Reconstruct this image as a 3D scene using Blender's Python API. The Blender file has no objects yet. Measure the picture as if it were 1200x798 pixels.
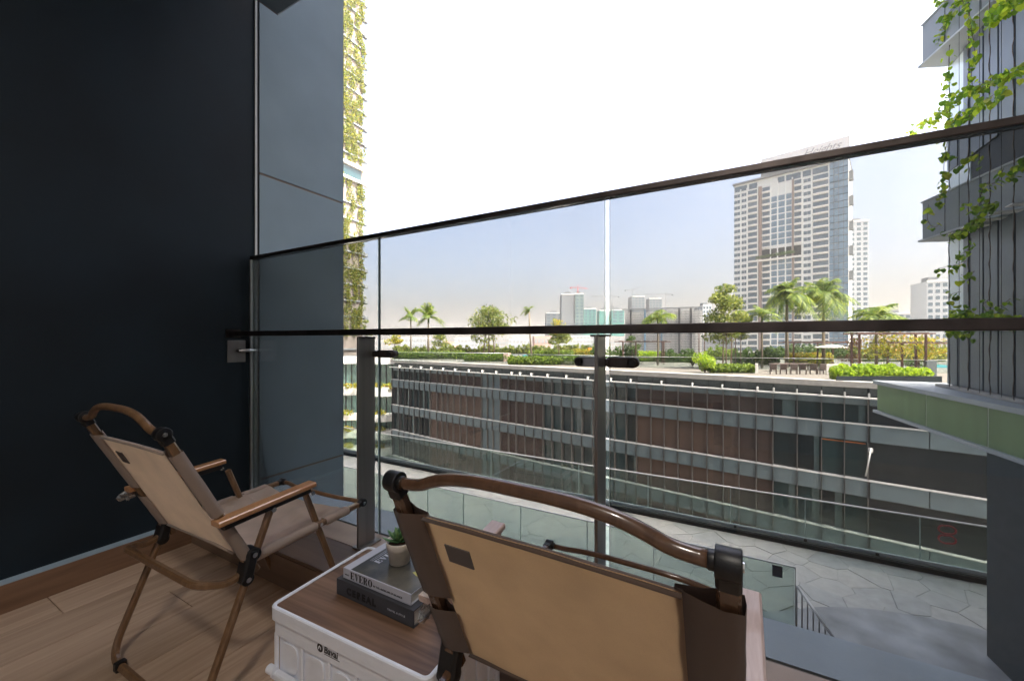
import bpy, math, random
import numpy as np
from mathutils import Vector, Matrix
random.seed(7); rng = np.random.default_rng(7)
SC = bpy.context.scene; COL = SC.collection
R = math.radians
# ------------------------------------------------------------------ camera, world, sun, exposure
TH = R(28.5); F = 462.0
cam_d = bpy.data.cameras.new('camera'); cam = bpy.data.objects.new('camera', cam_d); COL.objects.link(cam)
cam_d.sensor_width = 36; cam_d.lens = F/1200*36; cam_d.shift_y = 0.0008
cam_d.clip_start = 0.02; cam_d.clip_end = 6000
cam.location = (0, 0, 0); cam.rotation_euler = (R(90), 0, TH)
SC.camera = cam
SUN_AZ, SUN_EL = R(94), R(58)          # azimuth from +Y towards +X
w = bpy.data.worlds.new('World'); SC.world = w; w.use_nodes = True
nt = w.node_tree; bg = nt.nodes['Background']
sky = nt.nodes.new('ShaderNodeTexSky'); sky.sky_type = 'NISHITA'; sky.sun_disc = False
sky.sun_elevation = SUN_EL; sky.sun_rotation = SUN_AZ; sky.air_density = 0.75; sky.dust_density = 9.0; sky.ozone_density = 0.9
nt.links.new(sky.outputs[0], bg.inputs['Color']); bg.inputs['Strength'].default_value = 0.15
sl = bpy.data.lights.new('sun', 'SUN'); sl.energy = 4.2; sl.angle = R(0.6); sl.color = (1, .955, .88)
so = bpy.data.objects.new('sun', sl); COL.objects.link(so)
sdir = Vector((math.sin(SUN_AZ)*math.cos(SUN_EL), math.cos(SUN_AZ)*math.cos(SUN_EL), math.sin(SUN_EL)))
so.rotation_euler = sdir.to_track_quat('Z', 'Y').to_euler(); so.location = (20, 20, 60)
SC.view_settings.view_transform = 'Standard'; SC.view_settings.look = 'None'; SC.view_settings.gamma = 1
SC.view_settings.exposure = 2.7
SC.render.engine = 'CYCLES'
SC.cycles.transparent_max_bounces = 32; SC.cycles.max_bounces = 10; SC.cycles.diffuse_bounces = 7; SC.cycles.volume_bounces = 2
SC.cycles.caustics_reflective = False; SC.cycles.caustics_refractive = False

# ------------------------------------------------------------------ geometry helpers
cT, sT = math.cos(TH), math.sin(TH)
def ray(px, py=400):                    # direction per unit of depth for a direction seen from the balcony
    a = (px-600)/F; return (a*cT-sT, a*sT+cT, (400-py)/F)
def onZ(px, py, z):
    r = ray(px, py); t = z/r[2]; return (r[0]*t, r[1]*t, z)
def onY(px, py, Y):
    r = ray(px, py); t = Y/r[1]; return (r[0]*t, Y, r[2]*t)
def onX(px, py, X):
    r = ray(px, py); t = X/r[0]; return (X, r[1]*t, r[2]*t)
def onD(px, py, D):
    r = ray(px, py); return (r[0]*D, r[1]*D, r[2]*D)

class MB:
    def __init__(s): s.v = []; s.f = []; s.sm = []
    def add(s, vs, fs, smooth=False):
        n = len(s.v); s.v += [tuple(p) for p in vs]
        for f in fs: s.f.append(tuple(i+n for i in f)); s.sm.append(smooth)
        return s
    def box(s, x0, x1, y0, y1, z0, z1, M=None):
        vs = [(x, y, z) for x in (x0, x1) for y in (y0, y1) for z in (z0, z1)]
        if M is not None: vs = [M @ Vector(p) for p in vs]
        return s.add(vs, [(0,1,3,2),(4,6,7,5),(0,4,5,1),(2,3,7,6),(0,2,6,4),(1,5,7,3)])
    def cbox(s, x0, x1, y0, y1, z0, z1, b, M=None):     # box with chamfered edges, as stacked rings
        def ring(ix, z): 
            x0_, x1_, y0_, y1_ = x0+ix, x1-ix, y0+ix, y1-ix
            return [(x0_+b, y0_, z), (x1_-b, y0_, z), (x1_, y0_+b, z), (x1_, y1_-b, z), (x1_-b, y1_, z), (x0_+b, y1_, z), (x0_, y1_-b, z), (x0_, y0_+b, z)]
        rs = [ring(b*.7, z0), ring(0, z0+b), ring(0, z1-b), ring(b*.7, z1)]
        vs = [p for r_ in rs for p in r_]
        if M is not None: vs = [M @ Vector(p) for p in vs]
        fs = [tuple(range(7, -1, -1)), tuple(range(24, 32))]
        for k in range(3):
            for i in range(8): j = (i+1) % 8; fs.append((k*8+i, k*8+j, k*8+8+j, k*8+8+i))
        return s.add(vs, fs)
    def prism(s, poly, z0, z1, M=None):
        n = len(poly); vs = [(p[0], p[1], z0) for p in poly]+[(p[0], p[1], z1) for p in poly]
        if M is not None: vs = [M @ Vector(p) for p in vs]
        return s.add(vs, [tuple(range(n-1, -1, -1)), tuple(range(n, 2*n))]+[(i, (i+1) % n, n+(i+1) % n, n+i) for i in range(n)])
    def quad(s, a, b, c, d): return s.add([a, b, c, d], [(0,1,2,3)])
    def sweep(s, pts, sec, closed=False, up=(0,0,1), scale=None, caps=True, smooth=True):
        P = [Vector(p) for p in pts]; n = len(P); m = len(sec); vs = []
        ref = Vector(up)
        for i in range(n):
            if closed: a, b = P[i-1], P[(i+1) % n]
            else: a, b = P[max(i-1, 0)], P[min(i+1, n-1)]
            t = (b-a).normalized()
            x = ref.cross(t)
            if x.length < 1e-3: x = Vector((1,0,0)).cross(t)
            x.normalize(); y = t.cross(x)
            ref = y if not closed else ref
            k = 1 if scale is None else scale[i]
            for (u, v) in sec: vs.append(P[i]+x*u*k+y*v*k)
        fs = []
        for i in range(n if closed else n-1):
            for j in range(m):
                a = i*m+j; b = i*m+(j+1) % m; c = ((i+1) % n)*m+(j+1) % m; d = ((i+1) % n)*m+j
                fs.append((a, b, c, d))
        if not closed and caps: fs += [tuple(range(m-1, -1, -1)), tuple(range((n-1)*m, n*m))]
        return s.add(vs, fs, smooth)
    def tube(s, pts, r, n=10, **k): return s.sweep(pts, circ(r, n), **k)
    def cyl(s, p, q, r, n=16, r2=None, smooth=True):
        return s.sweep([p, q], circ(r, n), scale=[1, (r2/r if r2 else 1)], smooth=smooth)
    def lathe(s, prof, n=24, o=(0,0,0)):
        vs = [(o[0]+r*math.cos(2*math.pi*i/n), o[1]+r*math.sin(2*math.pi*i/n), o[2]+z) for r, z in prof for i in range(n)]
        fs = [(k*n+i, k*n+(i+1) % n, (k+1)*n+(i+1) % n, (k+1)*n+i) for k in range(len(prof)-1) for i in range(n)]
        return s.add(vs, fs, True)
    def mesh(s, name, mat, off=None):
        vs = s.v if off is None else [(p[0]-off[0], p[1]-off[1], p[2]-off[2]) for p in s.v]
        me = bpy.data.meshes.new(name); me.from_pydata(vs, [], s.f)
        me.polygons.foreach_set('use_smooth', s.sm); 
        if mat: me.materials.append(mat)
        me.update(); return me
    def build(s, name, mat, parent=None, bevel=0, local=False, kind=None, label=None, auto=False):
        off = None
        if parent is not None and not local: off = world_loc(parent)
        me = s.mesh(name, mat, off)
        o = bpy.data.objects.new(name, me); COL.objects.link(o)
        if parent is not None: o.parent = parent
        if bevel:
            m = o.modifiers.new('bevel', 'BEVEL'); m.width = bevel; m.segments = 2; m.limit_method = 'ANGLE'
        if kind: o['kind'] = kind
        if label: o['label'] = label
        return o
def world_loc(o):
    l = Vector(o.location)
    while o.parent is not None: o = o.parent; l = l+Vector(o.location)
    return l
def circ(r, n=10): return [(r*math.cos(2*math.pi*i/n), r*math.sin(2*math.pi*i/n)) for i in range(n)]
def rrect(a, b, c=.003):                # rounded rectangle section, half sizes a, b
    return [(a, -b+c), (a, b-c), (a-c, b), (-a+c, b), (-a, b-c), (-a, -b+c), (-a+c, -b), (a-c, -b)]
def fillet(pts, rad, n=6):
    P = [Vector(p) for p in pts]; out = [P[0]]
    for i in range(1, len(P)-1):
        a = (P[i-1]-P[i]); b = (P[i+1]-P[i]); r_ = min(rad, a.length*.45, b.length*.45)
        A = P[i]+a.normalized()*r_; B = P[i]+b.normalized()*r_
        for k in range(n+1):
            t = k/n; out.append(A*(1-t)**2+P[i]*2*t*(1-t)+B*t*t)
    out.append(P[-1]); return out
def T(name, label, cat, loc=(0,0,0), rz=0, group=None):
    o = bpy.data.objects.new(name, None); COL.objects.link(o); o.empty_display_size = .1
    o.location = loc; o.rotation_euler = (0, 0, rz); o['label'] = label; o['category'] = cat
    if group: o['group'] = group
    return o
def tag(o, label, cat, group=None):
    o['label'] = label; o['category'] = cat
    if group: o['group'] = group
    return o
def S(o): o['kind'] = 'structure'; return o
def linkmesh(name, me, parent, M=None):
    o = bpy.data.objects.new(name, me); COL.objects.link(o)
    if parent is not None: o.parent = parent
    if M is not None: o.matrix_local = M
    return o

# ------------------------------------------------------------------ materials
def mat(name): 
    m = bpy.data.materials.new(name); m.use_nodes = True; return m, m.node_tree, m.node_tree.nodes['Principled BSDF']
def pbr(name, col, rough=.5, metal=0, var=0, scale=20, bump=0, bscale=200, coat=0, spec=.5, stretch=None, col2=None, dirt=0):
    m, t, p = mat(name); p.inputs['Roughness'].default_value = rough; p.inputs['Metallic'].default_value = metal
    p.inputs['Base Color'].default_value = (*col, 1); p.inputs['Coat Weight'].default_value = coat
    p.inputs['Coat Roughness'].default_value = .15
    p.inputs['Specular IOR Level'].default_value = spec
    tc = t.nodes.new('ShaderNodeTexCoord'); mp = t.nodes.new('ShaderNodeMapping'); t.links.new(tc.outputs['Object'], mp.inputs[0])
    if stretch: mp.inputs['Scale'].default_value = stretch
    if var or col2:
        n = t.nodes.new('ShaderNodeTexNoise'); n.inputs['Scale'].default_value = scale; n.inputs['Detail'].default_value = 6
        t.links.new(mp.outputs[0], n.inputs['Vector'])
        r_ = t.nodes.new('ShaderNodeValToRGB'); r_.color_ramp.elements[0].position = .3; r_.color_ramp.elements[1].position = .7
        c2 = col2 if col2 else tuple(min(1, c*(1+var)) for c in col); c1 = col if col2 else tuple(c*(1-var) for c in col)
        r_.color_ramp.elements[0].color = (*c1, 1); r_.color_ramp.elements[1].color = (*c2, 1)
        t.links.new(n.outputs['Fac'], r_.inputs[0]); t.links.new(r_.outputs[0], p.inputs['Base Color'])
        if dirt:
            mr = t.nodes.new('ShaderNodeMapRange'); mr.inputs['To Min'].default_value = rough-dirt; mr.inputs['To Max'].default_value = rough+dirt
            t.links.new(n.outputs['Fac'], mr.inputs[0]); t.links.new(mr.outputs[0], p.inputs['Roughness'])
    if bump:
        n = t.nodes.new('ShaderNodeTexNoise'); n.inputs['Scale'].default_value = bscale; n.inputs['Detail'].default_value = 4
        t.links.new(mp.outputs[0], n.inputs['Vector'])
        b = t.nodes.new('ShaderNodeBump'); b.inputs['Strength'].default_value = bump; b.inputs['Distance'].default_value = .002
        t.links.new(n.outputs['Fac'], b.inputs['Height']); t.links.new(b.outputs[0], p.inputs['Normal'])
    return m
def wood(name, c1, c2, rough, axis, scale, objvar=.0, coat=0, spec=.5):      # grain along axis; each board a little different
    m, t, p = mat(name); p.inputs['Roughness'].default_value = rough; p.inputs['Coat Weight'].default_value = coat
    p.inputs['Specular IOR Level'].default_value = spec
    tc = t.nodes.new('ShaderNodeTexCoord'); mp = t.nodes.new('ShaderNodeMapping'); oi = t.nodes.new('ShaderNodeObjectInfo')
    sc_ = [scale, scale, scale]; sc_[axis] = scale*.06
    mp.inputs['Scale'].default_value = sc_
    ad = t.nodes.new('ShaderNodeVectorMath'); ad.operation = 'ADD'
    cx = t.nodes.new('ShaderNodeMath'); cx.operation = 'MULTIPLY'; cx.inputs[1].default_value = 37
    t.links.new(oi.outputs['Random'], cx.inputs[0]); t.links.new(tc.outputs['Object'], mp.inputs[0])
    t.links.new(mp.outputs[0], ad.inputs[0]); t.links.new(cx.outputs[0], ad.inputs[1])
    n = t.nodes.new('ShaderNodeTexNoise'); n.inputs['Scale'].default_value = 1; n.inputs['Detail'].default_value = 8; n.inputs['Distortion'].default_value = 1.2
    t.links.new(ad.outputs[0], n.inputs['Vector'])
    r_ = t.nodes.new('ShaderNodeValToRGB'); r_.color_ramp.elements[0].position = .32; r_.color_ramp.elements[1].position = .68
    r_.color_ramp.elements[0].color = (*c1, 1); r_.color_ramp.elements[1].color = (*c2, 1); t.links.new(n.outputs['Fac'], r_.inputs[0])
    hs = t.nodes.new('ShaderNodeHueSaturation'); mr = t.nodes.new('ShaderNodeMapRange')
    mr.inputs['To Min'].default_value = 1-objvar; mr.inputs['To Max'].default_value = 1+objvar
    t.links.new(oi.outputs['Random'], mr.inputs[0]); t.links.new(mr.outputs[0], hs.inputs['Value']); t.links.new(r_.outputs[0], hs.inputs['Color'])
    t.links.new(hs.outputs[0], p.inputs['Base Color'])
    b = t.nodes.new('ShaderNodeBump'); b.inputs['Strength'].default_value = .15; b.inputs['Distance'].default_value = .001
    t.links.new(n.outputs['Fac'], b.inputs['Height']); t.links.new(b.outputs[0], p.inputs['Normal'])
    return m
def glass(name, tint, refl=.04, rough=0.0, smudge=0):
    m, t, p = mat(name); t.nodes.remove(p); out = t.nodes['Material Output']
    tr = t.nodes.new('ShaderNodeBsdfTransparent'); tr.inputs[0].default_value = (*tint, 1)
    gl = t.nodes.new('ShaderNodeBsdfGlossy'); gl.inputs['Roughness'].default_value = rough
    fr = t.nodes.new('ShaderNodeFresnel'); fr.inputs[0].default_value = 1.5
    geo = t.nodes.new('ShaderNodeNewGeometry')
    # same reflectance on both faces of the pane
    fr2 = t.nodes.new('ShaderNodeLayerWeight'); fr2.inputs['Blend'].default_value = .12
    mr = t.nodes.new('ShaderNodeMapRange'); mr.inputs['From Max'].default_value = 1; mr.inputs['To Min'].default_value = refl; mr.inputs['To Max'].default_value = .7
    t.nodes.remove(fr); t.links.new(fr2.outputs['Fresnel'], mr.inputs[0])
    mx = t.nodes.new('ShaderNodeMixShader'); t.links.new(mr.outputs[0], mx.inputs[0]); t.links.new(tr.outputs[0], mx.inputs[1]); t.links.new(gl.outputs[0], mx.inputs[2])
    last = mx
    if smudge:                          # rain spots and dust on the pane
        tc = t.nodes.new('ShaderNodeTexCoord'); vo = t.nodes.new('ShaderNodeTexNoise'); vo.inputs['Scale'].default_value = 5; vo.inputs['Detail'].default_value = 4; vo.inputs['Roughness'].default_value = .6
        t.links.new(tc.outputs['Object'], vo.inputs['Vector'])
        rr = t.nodes.new('ShaderNodeMapRange'); rr.inputs['From Min'].default_value = .5; rr.inputs['From Max'].default_value = .85; rr.inputs['To Max'].default_value = smudge
        t.links.new(vo.outputs['Fac'], rr.inputs[0])
        v2 = t.nodes.new('ShaderNodeTexVoronoi'); v2.inputs['Scale'].default_value = 8; t.links.new(tc.outputs['Object'], v2.inputs['Vector'])
        r2 = t.nodes.new('ShaderNodeMapRange'); r2.inputs['From Min'].default_value = .028; r2.inputs['From Max'].default_value = .0; r2.inputs['To Max'].default_value = .12
        t.links.new(v2.outputs['Distance'], r2.inputs[0])
        ad = t.nodes.new('ShaderNodeMath'); ad.operation = 'ADD'; t.links.new(rr.outputs[0], ad.inputs[0]); t.links.new(r2.outputs[0], ad.inputs[1])
        df = t.nodes.new('ShaderNodeBsdfDiffuse'); df.inputs[0].default_value = (.7, .72, .7, 1)
        m2 = t.nodes.new('ShaderNodeMixShader'); t.links.new(ad.outputs[0], m2.inputs[0]); t.links.new(mx.outputs[0], m2.inputs[1]); t.links.new(df.outputs[0], m2.inputs[2]); last = m2
    t.links.new(last.outputs[0], out.inputs[0]); return m
def fabric(name, col, tcol, mixf, wscale=900):
    m, t, p = mat(name); out = t.nodes['Material Output']
    tl = t.nodes.new('ShaderNodeBsdfTranslucent'); tl.inputs[0].default_value = (*tcol, 1)
    p.inputs['Base Color'].default_value = (*col, 1); p.inputs['Roughness'].default_value = .85; p.inputs['Specular IOR Level'].default_value = .2
    p.inputs['Sheen Weight'].default_value = .15
    tc = t.nodes.new('ShaderNodeTexCoord')
    n = t.nodes.new('ShaderNodeTexNoise'); n.inputs['Scale'].default_value = wscale; n.inputs['Detail'].default_value = 2; t.links.new(tc.outputs['Object'], n.inputs['Vector'])
    n2 = t.nodes.new('ShaderNodeTexNoise'); n2.inputs['Scale'].default_value = 9; n2.inputs['Detail'].default_value = 5; t.links.new(tc.outputs['Object'], n2.inputs['Vector'])
    mu = t.nodes.new('ShaderNodeMath'); mu.operation = 'MULTIPLY_ADD'; mu.inputs[1].default_value = .5; t.links.new(n.outputs['Fac'], mu.inputs[0]); t.links.new(n2.outputs['Fac'], mu.inputs[2])
    for tgt, c in ((p.inputs['Base Color'], col), (tl.inputs[0], tcol)):
        r_ = t.nodes.new('ShaderNodeValToRGB'); r_.color_ramp.elements[0].position = .45; r_.color_ramp.elements[1].position = 1
        r_.color_ramp.elements[0].color = (*[x*.86 for x in c], 1); r_.color_ramp.elements[1].color = (*[min(1, x*1.12) for x in c], 1)
        t.links.new(mu.outputs[0], r_.inputs[0]); t.links.new(r_.outputs[0], tgt)
    b = t.nodes.new('ShaderNodeBump'); b.inputs['Strength'].default_value = .35; b.inputs['Distance'].default_value = .0008
    t.links.new(n.outputs['Fac'], b.inputs['Height']); t.links.new(b.outputs[0], p.inputs['Normal'])
    mx = t.nodes.new('ShaderNodeMixShader'); mx.inputs[0].default_value = mixf
    t.links.new(p.outputs[0], mx.inputs[1]); t.links.new(tl.outputs[0], mx.inputs[2]); t.links.new(mx.outputs[0], out.inputs[0]); return m
def leafmat(name, cols, trans=.45):
    m, t, p = mat(name); out = t.nodes['Material Output']
    g = t.nodes.new('ShaderNodeNewGeometry'); oi = t.nodes.new('ShaderNodeObjectInfo')
    ad = t.nodes.new('ShaderNodeMath'); ad.operation = 'ADD'; fr = t.nodes.new('ShaderNodeMath'); fr.operation = 'FRACT'
    t.links.new(g.outputs['Random Per Island'], ad.inputs[0]); t.links.new(oi.outputs['Random'], ad.inputs[1]); t.links.new(ad.outputs[0], fr.inputs[0])
    r_ = t.nodes.new('ShaderNodeValToRGB'); cr = r_.color_ramp
    while len(cr.elements) < len(cols): cr.elements.new(.5)
    for i, c in enumerate(cols): cr.elements[i].position = i/(len(cols)-1); cr.elements[i].color = (*c, 1)
    t.links.new(fr.outputs[0], r_.inputs[0]); t.links.new(r_.outputs[0], p.inputs['Base Color']); p.inputs['Roughness'].default_value = .5
    p.inputs['Specular IOR Level'].default_value = .3
    tl = t.nodes.new('ShaderNodeBsdfTranslucent')
    hs = t.nodes.new('ShaderNodeHueSaturation'); hs.inputs['Hue'].default_value = .485; hs.inputs['Value'].default_value = 2.2; t.links.new(r_.outputs[0], hs.inputs['Color']); t.links.new(hs.outputs[0], tl.inputs[0])
    mx = t.nodes.new('ShaderNodeMixShader'); mx.inputs[0].default_value = trans
    t.links.new(p.outputs[0], mx.inputs[1]); t.links.new(tl.outputs[0], mx.inputs[2]); t.links.new(mx.outputs[0], out.inputs[0]); return m
def brickmat(name, c1, c2, mortar, sx=.4, sz=.1, ang=0.0):
    m, t, p = mat(name); p.inputs['Roughness'].default_value = .8
    tc = t.nodes.new('ShaderNodeTexCoord'); mp = t.nodes.new('ShaderNodeMapping'); mp.vector_type = 'POINT'
    sp = t.nodes.new('ShaderNodeSeparateXYZ'); cb = t.nodes.new('ShaderNodeCombineXYZ')
    t.links.new(tc.outputs['Object'], sp.inputs[0]); t.links.new(sp.outputs['X'], cb.inputs['X']); t.links.new(sp.outputs['Z'], cb.inputs['Y'])
    b = t.nodes.new('ShaderNodeTexBrick'); b.inputs['Scale'].default_value = 1; b.inputs['Brick Width'].default_value = sx; b.inputs['Row Height'].default_value = sz
    b.inputs['Mortar Size'].default_value = .012; b.inputs['Color1'].default_value = (*c1, 1); b.inputs['Color2'].default_value = (*c2, 1); b.inputs['Mortar'].default_value = (*mortar, 1)
    b.inputs['Bias'].default_value = 0
    t.links.new(cb.outputs[0], b.inputs['Vector']); t.links.new(b.outputs['Color'], p.inputs['Base Color'])
    return m

M = {}
M['darkwall'] = pbr('dark_plaster', (.0065, .0145, .022), .62, var=.35, scale=2.2, dirt=.12, bump=.6, bscale=14, spec=.35)
M['teal'] = pbr('slate_panel', (.30, .385, .44), .42, var=.07, scale=3, bump=.05, bscale=60, dirt=.06)
M['joint'] = pbr('joint_tan', (.28, .22, .18), .7)
M['steel'] = pbr('brushed_steel', (.34, .32, .305), .42, metal=1, var=.12, scale=30, stretch=(1, 1, .05), dirt=.06)
M['steel_b'] = pbr('bright_steel', (.62, .63, .64), .3, metal=1, var=.08, scale=20)
M['rail'] = pbr('bronze_rail', (.095, .08, .075), .42, metal=1, var=.3, scale=14, dirt=.08)
M['black'] = pbr('black_plastic', (.007, .007, .008), .42, bump=.1, bscale=500)
M['tube'] = wood('wood_print_tube', (.14, .075, .035), (.22, .125, .062), .3, 2, 60, coat=.35)
M['tube2'] = wood('bronze_tube', (.080, .042, .024), (.12, .064, .037), .24, 2, 40, coat=.5)
M['arm'] = wood('oiled_beech', (.42, .19, .08), (.55, .29, .13), .3, 1, 90, coat=1)
M['bolt'] = pbr('bolt_metal', (.7, .7, .7), .25, metal=1)
M['cloth'] = fabric('canvas', (.70, .61, .54), (.70, .46, .26), .55)
M['clothn'] = fabric('canvas_backlit', (.36, .26, .185), (.66, .39, .175), .62)  # same canvas; backlight on the nearer chair put into a browner colour
M['clothn2'] = fabric('canvas_backlit_sleeve', (.11, .075, .058), (.1, .05, .03), .1)  # its sleeves, with their backlit darkness put into the colour
M['armsky'] = wood('beech_sky_sheen', (.50, .37, .33), (.60, .47, .43), .28, 1, 90, coat=1)  # same beech; the sky's pale sheen put into its colour
M['cloth2'] = fabric('canvas_sleeve', (.33, .26, .22), (.2, .12, .07), .1)  # doubled canvas; the light it blocks is put into a darker colour
M['tagm'] = pbr('sewn_tag', (.10, .085, .08), .7, bump=.2, bscale=600)
M['plank'] = wood('floor_board', (.38, .265, .18), (.52, .38, .27), .45, 1, 26, objvar=.07, spec=.4)
M['skirt'] = wood('skirting_wood', (.17, .095, .055), (.24, .14, .085), .45, 1, 24, objvar=.08)
M['gap'] = pbr('gap_dark', (.27, .195, .14), .9)
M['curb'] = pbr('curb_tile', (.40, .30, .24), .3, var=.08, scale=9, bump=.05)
M['curbd'] = wood('curb_shade_tile', (.17, .11, .078), (.23, .155, .11), .4, 0, 20, objvar=.06)  # wood-look tile, its brown deepened for the shade on the inner kerb
M['ledge'] = pbr('painted_ledge', (.38, .45, .50), .55, var=.08, scale=7, bump=.3, bscale=150)
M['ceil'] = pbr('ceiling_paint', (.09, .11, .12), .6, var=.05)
M['roomw'] = pbr('room_paint', (.82, .81, .79), .7)
M['lip'] = pbr('red_lip', (.10, .06, .055), .6)
M['crate'] = pbr('white_plastic', (.80, .83, .90), .38, var=.02, scale=40, bump=.06, bscale=700)
M['lid'] = wood('lid_veneer', (.11, .058, .034), (.25, .145, .09), .42, 0, 34)
M['ink'] = pbr('black_ink', (.008, .008, .010), .5)
M['book_grey'] = pbr('grey_cloth_cover', (.055, .057, .068), .65, bump=.3, bscale=1500)
M['book_white'] = pbr('lavender_cover', (.50, .51, .58), .45, bump=.05)
M['pages'] = pbr('pages', (.62, .60, .55), .8, var=.15, scale=600, stretch=(.02, .02, 1))
M['pot'] = pbr('glazed_pot', (.74, .68, .61), .5, var=.08, scale=60, bump=.2, bscale=300)
M['soil'] = pbr('soil', (.05, .028, .018), .95, var=.6, scale=150, bump=1, bscale=300)
M['succ'] = leafmat('succulent_leaf', [(.06, .16, .08), (.13, .28, .11), (.22, .36, .14)], .12)
M['clear'] = glass('clear_wrap', (.93, .94, .95), .25, .1)
M['rglass'] = glass('railing_glass', (.628, .632, .622), .024, 0, smudge=.05)
M['gglass'] = glass('green_glass', (.76, .83, .79), .05)
M['tglass'] = glass('terrace_glass', (.84, .9, .89), .06)
M['gedge'] = pbr('glass_edge', (.42, .52, .50), .2, spec=.8)
M['white'] = pbr('white_paint', (.72, .72, .70), .5, var=.05, scale=3)
M['silver'] = pbr('silver_trim', (.62, .63, .63), .4, metal=.3)
M['band'] = pbr('band_panel', (.12, .165, .185), .5, var=.10, scale=1.2, dirt=.05)
M['bandd'] = pbr('recess_panel', (.075, .09, .095), .6, var=.1, scale=1.5)
M['coping'] = pbr('stone_coping', (.40, .385, .36), .7, var=.12, scale=4, bump=.3, bscale=40)
M['brick'] = brickmat('brick_light', (.105, .062, .046), (.078, .046, .035), (.13, .095, .08), .5, .16)
M['brickd'] = brickmat('brick_louvre', (.075, .043, .036), (.05, .03, .026), (.012, .01, .01), 1.4, .17)
M['dark'] = pbr('dark_cladding', (.010, .016, .020), .5, var=.2, scale=1, spec=.2)
M['mull'] = pbr('mullion', (.17, .16, .15), .45, metal=.4)
M['mulld'] = pbr('mullion_dark', (.03, .032, .036), .5)
M['ground'] = pbr('ground', (.16, .15, .13), .9, var=.25, scale=.02)
M['conc'] = pbr('shaded_concrete', (.30, .32, .335), .5, var=.45, scale=1.7, bump=.3, bscale=30, dirt=.1)  # apron grey, with the terrace's shade in the colour
M['grn'] = pbr('green_fascia', (.185, .275, .145), .42, var=.12, scale=5, stretch=(1, 1, .12), dirt=.1)
M['slab'] = pbr('slab_edge', (.38, .42, .45), .5, var=.06, scale=3)
M['siding'] = pbr('metal_siding', (.135, .16, .185), .42, metal=.25, var=.08, scale=2)
M['sidingl'] = pbr('parapet_panel', (.20, .235, .265), .45, var=.08, scale=1.5)
M['pillar'] = pbr('stucco_dark', (.045, .060, .068), .75, var=.12, scale=8, bump=.9, bscale=55)
M['skyglass'] = pbr('sky_glass', (.62, .72, .76), .12, spec=.9)  # the sky's pale reflection is put into the glass colour
M['brown'] = pbr('brown_steel', (.09, .04, .028), .55)
M['trunk'] = pbr('bark', (.17, .12, .085), .9, var=.3, scale=12, bump=.5, bscale=20)
M['trunkp'] = pbr('palm_bark', (.20, .165, .12), .9, var=.3, scale=8)
M['stem'] = pbr('vine_stem', (.15, .11, .085), .9, var=.4, scale=60, bump=.6, bscale=90)
M['cable'] = pbr('vine_cable', (.05, .055, .06), .5, metal=.5)
M['vleaf'] = leafmat('vine_leaf', [(.05, .13, .015), (.20, .33, .025), (.32, .42, .03), (.10, .21, .02), (.07, .16, .02), (.26, .30, .03)], .5)
M['leafy'] = leafmat('tree_leaf_light', [(.045, .09, .018), (.12, .16, .03), (.22, .24, .05), (.10, .13, .03)], .4)
M['leafd'] = leafmat('tree_leaf_dark', [(.02, .05, .012), (.05, .10, .02), (.09, .15, .03)], .35)
M['palm'] = leafmat('palm_leaf', [(.03, .065, .010), (.10, .17, .02), (.26, .30, .04)], .35)
M['yellow'] = leafmat('yellow_leaf', [(.16, .20, .015), (.32, .31, .025), (.10, .16, .015), (.38, .25, .04), (.24, .27, .02)], .4)
M['lime'] = leafmat('lime_leaf', [(.16, .26, .015), (.26, .36, .02), (.10, .20, .02)], .45)
M['hedge'] = leafmat('hedge_leaf', [(.05, .10, .015), (.11, .18, .02), (.20, .27, .03), (.03, .07, .012)], .35)
M['coreg'] = pbr('hedge_core', (.06, .10, .02), .95)
M['cream'] = pbr('cream_render', (.76, .77, .745), .7, var=.05, scale=.1)
M['cream2'] = pbr('pale_render', (.78, .76, .72), .7)
M['wing'] = pbr('tower_window', (.08, .13, .17), .12, var=.4, scale=.6, spec=.8)
M['blueg'] = pbr('blue_curtain_glass', (.15, .25, .34), .15, var=.25, scale=.35, spec=.8)
M['lowwin'] = pbr('hazy_window', (.34, .36, .37), .4)  # paled for distance, haze put into the colour
M['clampm'] = pbr('clamp_steel', (.45, .45, .45), .3, metal=1)
M['vbody'] = pbr('creeper_wall', (.15, .13, .115), .8, var=.25, scale=.6)
M['blind'] = pbr('teal_blind', (.075, .12, .125), .25, var=.25, scale=1.5, spec=.8)
M['screen'] = pbr('crown_mesh', (.17, .17, .165), .6)
M['bed'] = pbr('joint_sand', (.36, .37, .36), .9)
M['roomg'] = pbr('room_wall_grey', (.42, .43, .45), .7)
M['farw'] = pbr('far_white_render', (.46, .48, .50), .7)
M['brownp'] = pbr('brown_pier', (.26, .19, .16), .7)
M['teal_net'] = pbr('teal_netting', (.07, .23, .21), .8, var=.2, scale=.1)
M['greyc'] = pbr('raw_concrete', (.15, .165, .18), .85, var=.15, scale=.08)
M['greyg'] = pbr('greenish_net', (.14, .20, .19), .85, var=.2, scale=.08)
M['lowr'] = pbr('low_rise', (.38, .36, .35), .8, var=.1, scale=.05)
M['pink'] = pbr('pink_render', (.55, .36, .30), .8, var=.1, scale=.05)
M['paver'] = pbr('terrace_paving', (.145, .13, .11), .7, var=.1, scale=1)
M['canvas'] = pbr('umbrella_canvas', (.75, .72, .66), .8)
M['chaird'] = pbr('rattan_brown', (.09, .065, .055), .7)
M['pool'] = pbr('pool_water', (.05, .35, .42), .1)
M['red'] = pbr('red_print', (.42, .03, .045), .5)
M['navy'] = pbr('navy_label', (.02, .03, .06), .4)
M['orange'] = pbr('orange_paint', (.75, .22, .03), .5)
M['owall'] = pbr('own_facade', (.22, .25, .27), .6, var=.06, scale=.5)
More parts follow.
